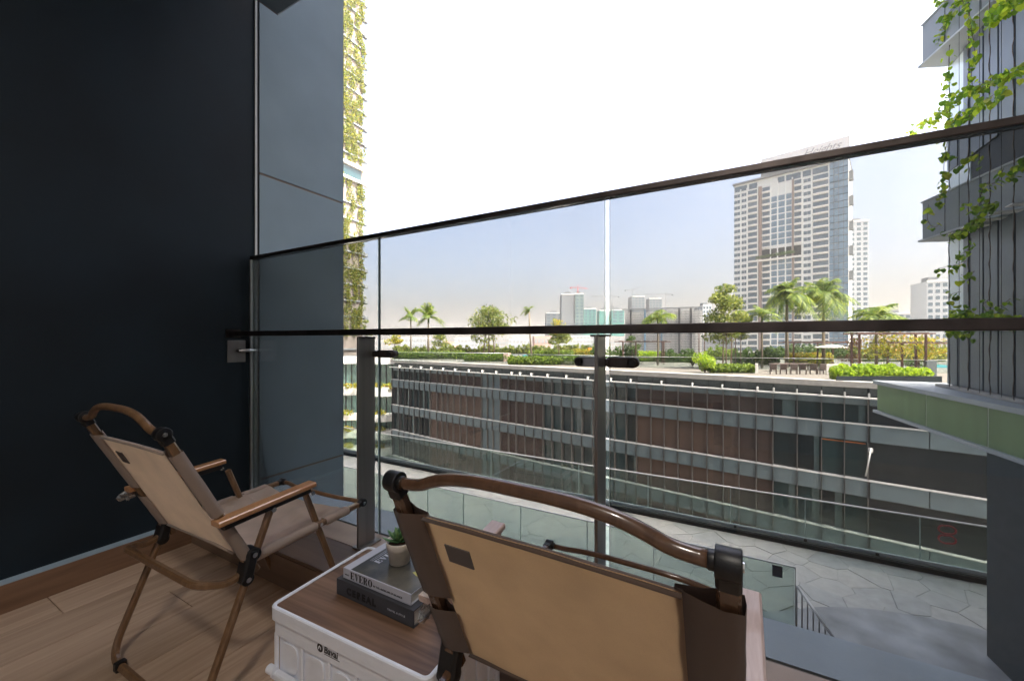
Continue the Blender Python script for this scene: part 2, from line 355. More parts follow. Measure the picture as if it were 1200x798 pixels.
# window panes seen from far: dark glass, each bay a bit different
m, t, p = mat('facade_window'); p.inputs['Roughness'].default_value = .06; p.inputs['Specular IOR Level'].default_value = .45
oi = t.nodes.new('ShaderNodeObjectInfo'); r_ = t.nodes.new('ShaderNodeValToRGB'); cr = r_.color_ramp
for i, (ps, c) in enumerate([(0, (.018, .03, .036)), (.5, (.045, .08, .088)), (1, (.03, .045, .03))]):
    if i > 1: cr.elements.new(ps)
    cr.elements[min(i, 1) if i < 2 else 1].position = ps
cr.elements[0].color = (.008, .015, .019, 1); cr.elements[1].color = (.025, .06, .067, 1); cr.elements[-1].color = (.025, .04, .035, 1)
t.links.new(oi.outputs['Random'], r_.inputs[0]); t.links.new(r_.outputs[0], p.inputs['Base Color']); M['fwin'] = m
# flagstones: per stone colour
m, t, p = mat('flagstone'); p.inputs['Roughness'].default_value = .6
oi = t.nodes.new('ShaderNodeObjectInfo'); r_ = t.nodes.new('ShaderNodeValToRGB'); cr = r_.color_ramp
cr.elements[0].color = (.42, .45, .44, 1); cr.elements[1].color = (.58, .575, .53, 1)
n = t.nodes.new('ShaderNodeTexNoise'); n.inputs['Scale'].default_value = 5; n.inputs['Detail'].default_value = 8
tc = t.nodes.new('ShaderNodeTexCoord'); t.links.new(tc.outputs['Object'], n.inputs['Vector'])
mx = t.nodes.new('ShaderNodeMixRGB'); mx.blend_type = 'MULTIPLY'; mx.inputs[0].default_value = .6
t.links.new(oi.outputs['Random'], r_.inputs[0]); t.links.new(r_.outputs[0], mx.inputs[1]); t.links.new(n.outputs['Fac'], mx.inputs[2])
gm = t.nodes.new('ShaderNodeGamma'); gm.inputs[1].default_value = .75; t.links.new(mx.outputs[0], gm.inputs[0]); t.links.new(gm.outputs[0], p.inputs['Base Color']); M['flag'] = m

# ------------------------------------------------------------------ text
def textmesh(txt, size, extrude=.0003, shear=0, bold=0, space=1, align='LEFT'):
    c = bpy.data.curves.new('t', 'FONT'); c.body = txt; c.size = size; c.extrude = extrude; c.shear = shear; c.offset = bold; c.space_character = space; c.align_x = align
    o = bpy.data.objects.new('t', c); COL.objects.link(o)
    dg = bpy.context.evaluated_depsgraph_get(); me = bpy.data.meshes.new_from_object(o.evaluated_get(dg))
    bpy.data.objects.remove(o); bpy.data.curves.remove(c); return me
def text(name, txt, size, org, xdir, ydir, mt, parent, **k):     # org in world space
    me = textmesh(txt, size, **k); me.name = name; me.materials.clear(); me.materials.append(mt)
    x = Vector(xdir).normalized(); y = Vector(ydir).normalized(); z = x.cross(y)
    l = Vector(org)-(world_loc(parent) if parent else Vector())
    Mx = Matrix(((x.x, y.x, z.x, l.x), (x.y, y.y, z.y, l.y), (x.z, y.z, z.z, l.z), (0,0,0,1)))
    return linkmesh(name, me, parent, Mx)

# ================================================================== BALCONY (own building)
FL = -1.065; CURB = -.92; XW = -2.54; XR = 2.6
floor = MB().box(-2.60, XR, -1.9, 1.37, FL-.25, FL-.012).build('floor', M['gap']); S(floor)
for i in range(26):
    x0 = -2.486+i*.2
    if x0 > XR-.1: break
    off = (i*.47) % 1.2
    y = -1.88-off
    while y < 1.03:
        a, b = max(y, -1.88), min(y+1.2, 1.03)
        if b-a > .03:
            MB().cbox(x0+.001, min(x0+.199, XR), a+.001, b-.001, FL-.012, FL+random.uniform(-.0004, .0002), .0012).build('plank', M['plank'], floor)
        y += 1.2
M['skcap'] = pbr('skylit_strip', (.33, .42, .48), .4)  # bluish skylight on the board's top, put into its colour
sk = T('skirting_board', 'brown wooden skirting board with a skylit blue grey top along the black wall', 'skirting board', (-2.51, -.4, FL))
MB().cbox(XW, -2.486, -1.88, 1.03, FL-.01, FL+.111, .002).build('board', M['skirt'], sk)
MB().cbox(XW, -2.4865, -1.88, 1.03, FL+.1112, FL+.114, .0008).build('top_strip', M['skcap'], sk)
curb = MB().box(XW, XR, 1.035, 1.37, FL-.02, CURB-.012).build('kerb', M['gap']); S(curb)
x = XW
k = 0
while x < XR-.01:
    x1 = min(x+.6, XR)
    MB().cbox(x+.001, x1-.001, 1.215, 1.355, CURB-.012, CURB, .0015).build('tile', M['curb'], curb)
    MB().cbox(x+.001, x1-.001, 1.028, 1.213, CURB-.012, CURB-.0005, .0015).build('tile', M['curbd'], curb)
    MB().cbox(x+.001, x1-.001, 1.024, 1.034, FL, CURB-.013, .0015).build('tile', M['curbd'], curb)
    x = x1
dw = MB().box(-2.74, XW, -1.95, 1.385, FL-.3, 2.6).build('wall_left', M['darkwall']); S(dw)
tw = T('slate_wall', 'slate blue panelled pier outside the railing, beside the black wall', 'pier', (XW, 1.4, FL-.3))
MB().box(-2.90, XW-.005, 1.405, 2.004, -3, 4).build('wall', M['joint'], tw)
zs = [-3, -.857, 1.04, 2.94, 4]
for a, b in zip(zs, zs[1:]):
    MB().cbox(XW-.0045, XW, 1.40, 2.01, a+.007, b-.007, .0015).build('panel', M['teal'], tw)
MB().box(-2.9, XW, 2.005, 2.01, -3, 4).build('return_panel', M['teal'], tw)
MB().box(-2.70, XW-.006, 1.3851, 1.40, -1.3, 2.6).build('shadow_gap', M['black'], tw)
ed = MB().box(XW+.0005, XW+.006, 1.372, 1.384, -1.0, 2.6).build('edge_bead', M['white']); tag(ed, 'thin bright metal bead up the outer edge of the black wall', 'trim')
# ceiling and downstand
S(MB().box(-2.74, XR+.3, -1.95, 1.30, 2.2, 2.6).build('ceiling', M['roomw']))
b_ = T('ceiling_downstand', 'dark grey soffit box whose corner shows at the top edge of the view', 'soffit', (0, 1.26, 1.9))
MB().box(-2.295, XR+.3, 1.10, 1.365, 1.903, 2.2).build('soffit', M['ceil'], b_)
MB().box(-2.30, -2.295, 1.10, 1.37, 1.9, 2.2).build('end_cap', M['lip'], b_)
MB().box(-2.295, XR+.3, 1.365, 1.37, 1.9, 2.2).build('drip_edge', M['slab'], b_)
# room behind the viewer and the own building's outer faces
S(MB().box(-2.74, XR+.3, -2.1, -1.95, FL-.3, 2.6).build('wall_back', M['roomg']))
S(MB().box(XR, XR+.3, -1.95, -.6, FL-.3, 2.2).build('wall_right', M['roomw']))
own = MB(); own.box(-30, 2.9, -14, -2.1, -21, 45); own.box(-30, -2.74, -2.1, 1.35, -21, 45); own.box(-2.74, 2.9, -2.1, 1.30, 2.6, 45); own.box(-2.74, 2.9, -2.1, 1.35, -21, FL-.3); own.box(4.6, 16, -14, 1.35, -21, 45); own.box(2.9, 4.6, -14, -1.95, -21, 45)
S(own.build('own_building', M['owall']))
S(MB().box(-2.60, 7, 1.372, 1.565, -1.25, CURB-.004).build('ledge', M['ledge']))
# glass railing
GY = 1.35
for i, (x0, x1, lab) in enumerate([(-2.515, -1.463, 'clear glass railing panel on the left, between the black wall and the first joint'),
                     (-1.455, -.369, 'clear middle panel of the glass railing, between the two steel posts'),
                     (-.352, 2.52, 'clear glass railing panel on the right, beyond the second steel post')]):
    g = T('glass_screen', lab, 'glass panel', ((x0+x1)/2, GY, CURB))
    MB().box(x0, x1, GY, GY+.012, CURB-.01, .494).build('pane', M['rglass'], g)
    MB().box(x0-.0012, x0-.0002, GY+.001, GY+.011, CURB, .494).build('glass_edge', M['gedge'], g)
    MB().box(x1+.0002, x1+.0012, GY+.001, GY+.011, CURB, .494).build('glass_edge', M['gedge'], g)
tr = T('top_rail', 'slim dark metal cap rail along the top edge of the glass', 'rail', (0, GY, .5))
MB().cbox(-2.53, 2.55, GY-.012, GY+.026, .4945, .5135, .002).build('rail', M['rail'], tr)
mr_ = T('hand_rail', 'flat dark bronze handrail at eye height carried on the steel posts', 'handrail', (0, 1.25, .03))
hr = MB(); A = (-2.535, 1.25, .0435); B = (2.55, 1.25, .032)
hr.sweep([A, B], rrect(.027, .0135, .0025), smooth=False); hr.build('rail', M['rail'], mr_)
MB().box(XW+.0003, XW+.004, 1.21, 1.29, .02, .07).build('end_plate', M['rail'], mr_)
ch = T('wall_channel', 'upright brushed steel channel holding the glass against the black wall', 'channel', (XW+.02, GY, CURB))
MB().cbox(XW+.001, XW+.022, GY-.012, GY+.024, CURB+.001, .492, .002).build('channel', M['steel_b'], ch)
def post(px0, px1, lab, clz):
    xr = onY(px1, 400, 1.30)[0]
    p = T('railing_post', lab, 'post', (xr-.005, 1.25, CURB))
    MB().cbox(xr-.011, xr, 1.205, 1.30, CURB+.008, .0165, .0015).build('fin', M['steel'], p)
    MB().cbox(xr-.035, xr+.024, 1.20, 1.315, CURB+.0005, CURB+.008, .002).build('base_plate', M['steel'], p)
    MB().box(xr-.03, xr+.02, 1.225, 1.285, .0145, .021).build('head_plate', M['rail'], p)
    for s in (-1, 1):
        q = MB(); x0, x1 = (xr, xr+.085) if s > 0 else (xr-.011-.085, xr-.011)
        q.cbox(min(x0, x1), max(x0, x1), 1.306, 1.340, clz-.017, clz+.017, .004)
        xe = x1 if s > 0 else x0
        q.sweep([(xe, 1.306, clz), (xe, 1.340, clz)], circ(.017, 20), smooth=True)
        c = q.build('glass_clamp', M['clampm' if s < 0 else 'rail'], p)
        d = MB().sweep([(xe, 1.299, clz), (xe, 1.3055, clz)], circ(.012, 18), smooth=False).build('disc', M['black'], c)
        MB().sweep([(xe, 1.341, clz), (xe, 1.349, clz)], circ(.014, 18), smooth=False).build('gasket', M['black'], c)
    q = MB(); q.box(xr-.02, xr+.01, 1.285, 1.306, clz-.012, clz+.012); q.build('clamp_arm', M['rail'], p)
post(417, 439.5, 'left steel railing post, the one beside the first joint in the glass', -.058)
post(697, 710, 'right steel railing post, the one rising behind the nearer chair', -.070)
wb = T('wall_bracket', 'square steel plate on the black wall with a pin gripping the glass', 'bracket', onX(276, 410, XW))
p0 = onX(266, 398, XW); p1 = onX(287, 424, XW)
zt, zb = p0[2]-.004, p1[2]
MB().cbox(XW+.0005, XW+.008, p0[1], p1[1], zb, zt, .0015).build('plate', M['steel'], wb)
zc = (zb+zt)/2+.004
MB().cyl((XW+.008, p0[1]+.055, zc), (XW+.030, p0[1]+.055, zc), .011, 16).build('boss', M['black'], wb)
q = MB(); q.sweep([(XW+.024, p0[1]+.05, zc), (XW+.024, GY+.02, zc)], circ(.0085, 14)); q.build('pin', M['steel_b'], wb)

# unseen ceiling lamp behind the viewer, added to brighten the balcony; its warm glint shows on both rails and on the nearer chair's top bar
lp = T('ceiling_lamp', 'round warm ceiling lamp of the balcony, unseen behind the viewer, glinting on the rails', 'lamp', (.25, -1.0, 2.2))
MB().lathe([(.001, -.05), (.17, -.05), (.20, -.03), (.20, 0)], 32, (.25, -1.0, 2.2)).build('housing', M['white'], lp)
m, t, p = mat('lamp_glow'); p.inputs['Emission Color'].default_value = (1, .82, .6, 1); p.inputs['Emission Strength'].default_value = 6
MB().cyl((.25, -1.0, 2.151), (.25, -1.0, 2.144), .16, 32, smooth=False).build('diffuser', m, lp)
al = bpy.data.lights.new('lamp_light', 'AREA'); al.shape = 'DISK'; al.size = .32; al.energy = 4.6; al.color = (1, .955, .91)
ao = bpy.data.objects.new('lamp_light', al); COL.objects.link(ao); ao.location = (.25, -1.0, 2.14)

# ================================================================== FOLDING CHAIRS
def chair(pose, D, lab, group, tm, bow, tagu, MC, MS, MA):
    t = T('folding_chair', lab, 'chair', (pose[0], pose[1], FL), pose[2], group)
    w = D['w']; Tp = Vector((0, *D['T'])); Bp = Vector((0, *D['B'])); Sp = Vector((0, *D['S']))
    ux = Vector((1, 0, 0))
    def P(u, v): return v+ux*u
    K = dict(local=True)
    sec = rrect(.0125, .010, .004)
    dn = (Bp-Tp).normalized(); nb = Vector((0, dn.z, -dn.y)); 
    if nb.y > 0: nb = -nb                   # backward normal of the back plane
    bs = P(0, Bp+dn*.05)
    for s in (-1, 1):
        q = MB(); q.sweep([P(s*w, Tp-dn*.008), P(s*w, Bp+dn*.045)], rrect(.0128, .0105, .004), up=nb, smooth=False); q.build('back_post', tm, t, **K)
    sd = (Sp-Bp).normalized(); sn = Vector((0, -sd.z, sd.y))
    for s in (-1, 1):
        q = MB(); q.sweep([P(s*w, Bp-sd*.02+sn*0), P(s*w, Sp)], rrect(.0105, .0095, .004), up=sn, smooth=False); q.build('seat_rail', tm, t, **K)
    # bent leg frames: arm end, floor, floor, arm end
    def uframe(Pt, G, name, wi):
        pts = [(wi, Pt[0], Pt[1]), (wi, G, .013), (-wi, G, .013), (-wi, Pt[0], Pt[1])]
        q = MB(); q.sweep(fillet(pts, .075, 8), rrect(.0105, .009, .004), up=(0, 1, 0), smooth=False)
        o = q.build(name, tm, t, **K)
        for s in (-1, 1):
            f = MB(); f.cbox(s*(wi-.075)-.012, s*(wi-.075)+.012, G-.014, G+.014, 0, .010, .002); f.cbox(s*(wi-.075)-.010, s*(wi-.075)+.010, G-.0145, G+.0145, .008, .028, .002)
            f.build('foot_pad', M['black'], o, **K)
        return o
    uframe(D['P1'], D['G1'], 'rear_leg_frame', w+.012)
    uframe(D['P2'], D['G2'], 'front_leg_frame', w-.018)
    # rear loop of the seat frame
    zl = Bp.z-.018
    lp = [(w-.004, Bp.y+.0, zl-.01), (w-.004, Bp.y-.05, zl-.03), (w-.03, Bp.y-.125, zl-.005), (-w+.03, Bp.y-.125, zl-.005), (-w+.004, Bp.y-.05, zl-.03), (-w+.004, Bp.y+.0, zl-.01)]
    MB().sweep(fillet(lp, .06, 7), rrect(.0095, .0095, .004), smooth=False).build('rear_loop', tm, t, **K)
    # top bar, front bar
    def bowbar(c, dirv, back, off, name, r):
        e = w-.02
        prof = [(1.0, 0), (.92, .02), (.82, .12), (.72, .42), (.58, .74), (.40, .93), (.2, 1.0)]
        pts = [P(e*a, c+off*b) for a, b in prof]+[P(0, c+off)]+[P(-e*a, c+off*b) for a, b in prof[::-1]]
        # slight opposite kick next to the caps
        MB().tube(fillet(pts, .03, 4), r, 14).build(name, tm, t, **K)
    bowbar(Tp, dn, nb, Vector((0, *bow)), 'top_bar', .0102)
    bowbar(Sp, sd, sn, Vector((0, *D['fbow'])), 'front_bar', .0082)
    for c, dv, nm in ((Tp, dn, 'top_cap'), (Sp, -sd, 'front_cap')):
        nv = dv.cross(ux).normalized(); kk = .88 if nm == 'top_cap' else .72
        for s in (-1, 1):
            q = MB(); cc = P(s*w, c)
            q.sweep([cc-ux*.0155*kk, cc+ux*.0155*kk], circ(.0205*kk, 20), up=nv, smooth=True)
            q.sweep([cc-dv*.004*kk, cc+dv*.034*kk], rrect(.0160*kk, .0155*kk, .004), up=ux, smooth=False)
            q.sweep([cc-ux*s*.010, cc-ux*s*.024*kk], circ(.0130*kk, 16), up=nv)
            o = q.build(nm, M['black'], t, bevel=.0015, **K)
            b = MB(); b.sweep([cc+ux*s*.0155*kk, cc+ux*s*.0175*kk], circ(.0065*kk, 14), up=nv, smooth=False); b.build('bolt', M['bolt'], o, **K)
    # hinge brackets where back, seat and legs meet
    for s in (-1, 1):
        q = MB(); c = P(s*(w+.004), Bp); d1 = Vector((0, -.30, -.95)); 
        q.sweep([c+Vector((0, .004, .030)), c+Vector((0, -.016, -.050))], rrect(.0165, .0235, .006), up=ux if s > 0 else ux, smooth=False)
        q.sweep([c+Vector((-.02*1, .004, .018)), c+Vector((.02, .004, .018))], circ(.021, 18)); q.sweep([c+Vector((-.02, -.014, -.048)), c+Vector((.02, -.014, -.048))], circ(.018, 18))
        o = q.build('hinge_bracket', M['black'], t, bevel=.0015, **K)
        for dd in ((.004, .018), (-.014, -.048)):
            b = MB(); cc = c+Vector((s*.021, dd[0], dd[1])); b.sweep([cc, cc+ux*s*.003], circ(.0075, 14), smooth=False); b.build('bolt', M['bolt'], o, **K)
    # arms
    A1, A2 = Vector((0, *D['A1'])), Vector((0, *D['A2'])); wa = D['wA']
    for s in (-1, 1):
        ad = (A2-A1).normalized(); an = Vector((0, -ad.z, ad.y))
        q = MB(); q.sweep([P(s*wa, A1-an*.008), P(s*wa, A2-an*.008)], [(.020, -.008), (.022, -.003), (.022, .005), (.018, .008), (-.018, .008), (-.022, .005), (-.022, -.003), (-.020, -.008)], up=an, smooth=False)
        o = q.build('armrest', MA, t, bevel=.001, **K)
        q = MB(); q.sweep([P(s*(wa-.004), A1-an*.026+ad*.02), P(s*(wa-.004), A2-an*.026-ad*.012)], rrect(.010, .0098, .002), up=an, smooth=False)
        q.build('arm_bracket', M['black'], t, **K)
        for pp in (D['P1'], D['P2']):
            c = Vector((s*(wa+.002), pp[0], pp[1])); bb = MB(); bb.sweep([c, c+ux*s*.007], circ(.0075, 14), smooth=False); bb.build('bolt', M['bolt'], t, **K)
    # crossing pivot bolts
    Q = Bp+(Sp-Bp)*.553
    for s in (-1, 1):
        c = P(s*(w+.0105), Q); bb = MB(); bb.sweep([c, c+ux*s*.004], circ(.0065, 14), smooth=False); bb.build('bolt', M['bolt'], t, **K)
    # back sheet: between the two sleeves, hung slightly slack
    L = (Bp-Tp).length
    def bp(u, tt): return P(u, Tp+dn*(L*tt))
    t0, t1 = .135, .965; ue = w-.050; NU, NV = 28, 30
    q = MB(); vs = []
    for j in range(NV+1):
        for i in range(NU+1):
            a = -1+2*i/NU; tt = t0+(t1-t0)*j/NV
            edge = .012*math.exp(-((1-abs(a))*6)**2)
            sag = .010*(1-a*a)*(.4+.6*math.sin(math.pi*j/NV))+(1-a**4)*(.0030*math.sin(a*3+tt*15)*math.exp(-((tt-.72)/.14)**2)+.0028*math.sin(tt*24-a*3.1)*(j/NV)**2+.0012*math.sin(a*9+tt*4))
            vs.append(bp(ue*a, tt)+nb*(.006-sag*.6)+dn*(.004*(1-a*a)*(1 if j > NV-2 else 0)))
    fs = [(j*(NU+1)+i, j*(NU+1)+i+1, (j+1)*(NU+1)+i+1, (j+1)*(NU+1)+i) for j in range(NV) for i in range(NU)]
    q.add(vs, fs, True); back = q.build('back_sheet', MC, t, **K)
    # hems
    for tt in (t0+.008, t1-.008):
        q = MB(); pts = [bp(ue*a, tt)+nb*(.006-.006*(1-a*a)*.4) for a in (-1, -.5, 0, .5, 1)]
        q.sweep(pts, [(.0012, -.006), (.0012, .006), (-.0012, .006), (-.0012, -.006)], up=nb, smooth=True)
        q.build('hem', MS, back, **K)
    for s in (-1, 1):
        for (a, b) in ((t0-.005, .60), (.685, t1)):
            q = MB(); sec_ = [(.0155, -.012), (.0175, 0), (.0155, .013), (-.004, .0155), (-.028, .0105), (-.058, .0025), (-.058, -.0025), (-.028, -.006), (-.004, -.0145)]
            n = 6; vs = []; 
            for k_ in range(n+1):
                tt = a+(b-a)*k_/n
                for (du, dn_) in sec_:
                    fl = 1+.025*math.sin(k_*2.1+s)
                    top = -(.026)*max(0, (.028-du)/.09-.15) if False else 0
                    vs.append(bp(s*w+s*du*fl, tt)+nb*dn_*fl)
            m_ = len(sec_); fs = [(k_*m_+i, k_*m_+(i+1) % m_, (k_+1)*m_+(i+1) % m_, (k_+1)*m_+i) for k_ in range(n) for i in range(m_)]
            q.add(vs, fs, True); q.build('sleeve', MS, back, **K)
    # sewn tag on the back
    u0, u1, ta, tb = tagu
    q = MB(); q.add([bp(u0, ta)+nb*.0095, bp(u1, ta)+nb*.0095, bp(u1, tb)+nb*.0095, bp(u0, tb)+nb*.0095, bp(u0, ta)+nb*.0075, bp(u1, ta)+nb*.0075, bp(u1, tb)+nb*.0075, bp(u0, tb)+nb*.0075], [(0,1,2,3),(4,7,6,5),(0,4,5,1),(1,5,6,2),(2,6,7,3),(3,7,4,0)])
    q.build('sewn_tag', M['tagm'], back, **K)
    # seat sheet
    Ls = (Sp-Bp).length
    def sp_(u, tt): return P(u, Bp+sd*(Ls*tt))
    q = MB(); vs = []; NU, NV = 36, 36
    for j in range(NV+1):
        for i in range(NU+1):
            a = -1+2*i/NU; tt = .03+.80*j/NV
            sag = .034*(1-abs(a)**2.2)*(1-.35*abs(2*j/NV-1)**2)
            wr = .0065*math.sin(tt*22+a*4+math.sin(a*6+tt*5))*(abs(a)**1.2)+.0035*math.sin(a*19+tt*8)*math.exp(-((tt-.5)/.18)**2)+.008*math.exp(-((tt-.55-.16*(1-abs(a)))/.03)**2)*abs(a)**.5-.006*math.exp(-((tt-.42-.2*(1-abs(a)))/.035)**2)*abs(a)**.5+.003*math.sin(a*31+tt*12)*math.exp(-((abs(a)-.85)/.12)**2)
            vs.append(sp_((w+.004)*a, tt)+sn*(.0105-sag+wr*(1-abs(a)**8)))
    fs = [(j*(NU+1)+i, j*(NU+1)+i+1, (j+1)*(NU+1)+i+1, (j+1)*(NU+1)+i) for j in range(NV) for i in range(NU)]
    q.add(vs, fs, True); seat = q.build('seat_sheet', MC, t, **K)
    for s in (-1, 1):
        for (a, b) in ((.03, .52), (.60, .83)):
            q = MB(); n = 5; vs = []; sec_ = [(.0135, -.011), (.015, 0), (.0135, .0115), (-.004, .0125), (-.016, .010), (-.014, -.004), (-.006, -.0125), (.005, -.013)]
            for k_ in range(n+1):
                for (du, d2) in sec_: vs.append(sp_(s*w+s*du, a+(b-a)*k_/n)+sn*d2*(1+.05*math.sin(k_*1.7)))
            m_ = len(sec_); fs = [(k_*m_+i, k_*m_+(i+1) % m_, (k_+1)*m_+(i+1) % m_, (k_+1)*m_+i) for k_ in range(n) for i in range(m_)]
            q.add(vs, fs, True); q.build('sleeve', MC, seat, **K)
    # scrap of clear wrapping left on the outer side of the left arm
    q = MB(); c = Vector((-w-.022, D['A1'][0]+.0, D['A1'][1]-.028)); vs = []; 
    rr = random.Random(3)
    for i in range(5):
        for j in range(8):
            th = math.pi*(i+.5)/5; ph = 2*math.pi*j/8; r0 = .017*(.55+.7*rr.random())
            vs.append(c+Vector((math.sin(th)*math.cos(ph)*r0*.7, math.sin(th)*math.sin(ph)*r0*1.5, math.cos(th)*r0)))
    fs = [(i*8+j, i*8+(j+1) % 8, (i+1)*8+(j+1) % 8, (i+1)*8+j) for i in range(4) for j in range(8)]
    q.add(vs, fs); q.build('plastic_wrap', M['clear'], t, **K)
    return t
G_ = 'folding canvas chairs on the balcony'
DL = dict(w=.258, T=(.036, .826), B=(.247, .401), S=(.682, .417), A1=(.145, .562), A2=(.445, .581), wA=.280, G1=.101, G2=.632, P1=(.307, .535), P2=(.442, .541), fbow=(-.035, .012))
DR = dict(w=.259, T=(.049, .818), B=(.218, .411), S=(.701, .415), A1=(.155, .545), A2=(.432, .590), wA=.283, G1=.101, G2=.632, P1=(.300, .535), P2=(.430, .545), fbow=(-.02, .022))
chair((-1.5316, .4207, .0201), DL, 'beige canvas folding chair with tan frame, standing against the black wall', G_, M['tube'], (-.01, .05), (-.165, -.118, .245, .335), M['cloth'], M['cloth2'], M['arm'])
chair((-.2578, .458, -.0276), DR, 'beige canvas folding chair with dark bronze frame, nearest, its back cut by the bottom edge', G_, M['tube2'], (-.012, .036), (-.175, -.122, .25, .34), M['clothn'], M['clothn2'], M['armsky'])

# ================================================================== CRATE, BOOKS, POT
ct = (-.81, .793); ca = R(2); CT = -.700; CH = CT-FL
c_ = T('storage_crate', 'white plastic folding crate with a brown wood lid used as a side table', 'crate', (ct[0], ct[1], FL), ca)
hx, hy = .265, .172; K = dict(local=True)
q = MB(); q.cbox(-hx+.014, hx-.014, -hy+.014, hy-.014, .006, CH-.07, .012); q.build('box', M['crate'], c_, bevel=.002, **K)
# collar under the lid
def ringrect(q, x, y, z0, z1, th, rc=.018, n=6):
    def path(x, y, r):
        o = []
        for (cx, cy, a0) in ((x-r, y-r, 0), (-x+r, y-r, 90), (-x+r, -y+r, 180), (x-r, -y+r, 270)):
            for k in range(n+1):
                a = R(a0+90*k/n); o.append((cx+r*math.cos(a), cy+r*math.sin(a)))
        return o
    O = path(x, y, rc); I = path(x-th, y-th, max(rc-th, .003)); m_ = len(O); e = .0025
    vs = [(a, b, z0) for a, b in O]+[(a, b, z1-e) for a, b in O]+[(a*(1-e/x), b*(1-e/y), z1) for a, b in O]+[(a*(1+e/x), b*(1+e/y), z1) for a, b in I]+[(a, b, z1-e) for a, b in I]+[(a, b, z0) for a, b in I]
    fs = [(k*m_+i, k*m_+(i+1) % m_, (k+1)*m_+(i+1) % m_, (k+1)*m_+i) for k in range(5) for i in range(m_)]+[(5*m_+i, 5*m_+(i+1) % m_, (i+1) % m_, i) for i in range(m_)]
    q.add(vs, fs, False)
q = MB(); ringrect(q, hx-.006, hy-.006, CH-.075, CH-.012, .010); q.build('collar', M['crate'], c_, **K)
q = MB(); ringrect(q, hx, hy, CH-.034, CH, .011, .022); q.build('lid_rim', M['crate'], c_, **K)
MB().cbox(-hx+.0115, hx-.0115, -hy+.0115, hy-.0115, CH-.014, CH-.0035, .001).build('lid', M['lid'], c_, **K)
q = MB(); q.box(-hx+.0115, -hx+.0135, -.05, .06, CH-.01, CH-.0022); q.build('lid_clip', M['steel'], c_, **K)
for s in (-1, 1):       # long sides: ribs, sunk squares with round bosses, a latch bar
    yf = s*(hy-.014)
    def slab(q, x0, x1, z0, z1, d, b=.003): q.cbox(x0, x1, min(yf, yf+s*d), max(yf, yf+s*d), z0, z1, b)
    q = MB()
    for xc in (-hx+.020, -.145, -.045, .045, .145, hx-.020): slab(q, xc-.007, xc+.007, .02, CH-.07, .008)
    for zz in (.012, CH-.20): slab(q, -hx+.02, hx-.02, zz, zz+.012, .0075)
    q.build('rib', M['crate'], c_, **K)
    for a, b in ((-hx+.034, -.158), (-.132, -.058), (-.032, .032), (.058, .132), (.158, hx-.034)):
        q = MB(); xm = (a+b)/2; rad = (b-a)/2-.004
        Mx = Matrix.Translation((xm, yf, CH-.125)) @ Matrix.Rotation(R(90), 4, 'X')
        q.prism([( (rad if abs(math.cos(t_)) > 0 else 0)*math.copysign(abs(math.cos(t_))**.6, math.cos(t_)), 1.15*rad*math.copysign(abs(math.sin(t_))**.6, math.sin(t_))) for t_ in [2*math.pi*i/28 for i in range(28)]], 0 if s < 0 else -.004, .004 if s < 0 else 0, Mx)
        q.build('side_panel', M['crate'], c_, bevel=.001, **K)
q = MB(); q.cbox(-hx+.012, -.160, -hy-.006, -hy+.012, CH-.185, CH-.165, .004); q.cyl((-hx+.004, -hy-.001, CH-.165), (-hx+.030, -hy-.001, CH-.165), .011, 14); q.build('latch', M['crate'], c_, bevel=.001, **K)
q = MB(); q.cbox(-hx+.026, -.150, -hy+.001, -hy+.006, CH-.193, CH-.1865, .001); q.build('latch_slot', M['gap'], c_, **K)
for s in (-1, 1):
    xf = s*(hx-.014); q = MB()
    for yc in (-.14, -.08, -.02, .04, .10, .14): q.cbox(min(xf, xf+s*.008), max(xf, xf+s*.008), yc-.006, yc+.006, .02, CH-.075, .002)
    q.build('end_rib', M['crate'], c_, **K)
# printed mark on the collar, front and back
def logo(face):
    f = face; sx = -f        # f=-1 front (towards -y), f=+1 back
    def L2(u, v, d=.0): return Vector((u*(1 if f < 0 else -1), f*(hy-.006+.0006+d), v))
    z0 = CH-.060
    q = MB(); n = 28; cx = -.070
    q.add([L2(cx+.0105*math.cos(2*math.pi*i/n), z0+.0105+.0105*math.sin(2*math.pi*i/n)) for i in range(n)], [tuple(range(n))]); 
    lg = q.build('logo', M['ink'], c_, **K)
    h = MB(); pts = [(-.0052, -.004), (-.0052, .001), (-.0012, .0062), (.0042, .001), (.0042, -.004), (.0016, -.004), (.0016, 0), (-.001, .002), (-.0026, 0), (-.0026, -.004)]
    h.add([L2(cx+a, z0+.0105+b, .0004) for a, b in pts], [tuple(range(len(pts)))]); h.build('logo_house', M['crate'], lg, **K)
    me = textmesh('Bavai', .0235, .0001, bold=.0006, shear=.12); me.materials.append(M['ink'])
    X = Vector((1 if f < 0 else -1, 0, 0)); Y = Vector((0, 0, 1)); Z = X.cross(Y); l = L2(-.056, z0+.0045, .0002)
    linkmesh('lettering', me, c_, Matrix(((X.x, Y.x, Z.x, l.x), (X.y, Y.y, Z.y, l.y), (X.z, Y.z, Z.z, l.z), (0,0,0,1))))
    u = MB(); u.add([L2(-.055, z0+.0000), L2(-.001, z0+.0000), L2(-.001, z0+.0016), L2(-.055, z0+.0016)], [(0,1,2,3)]); u.build('underline', M['ink'], c_, **K)
logo(-1); logo(1)

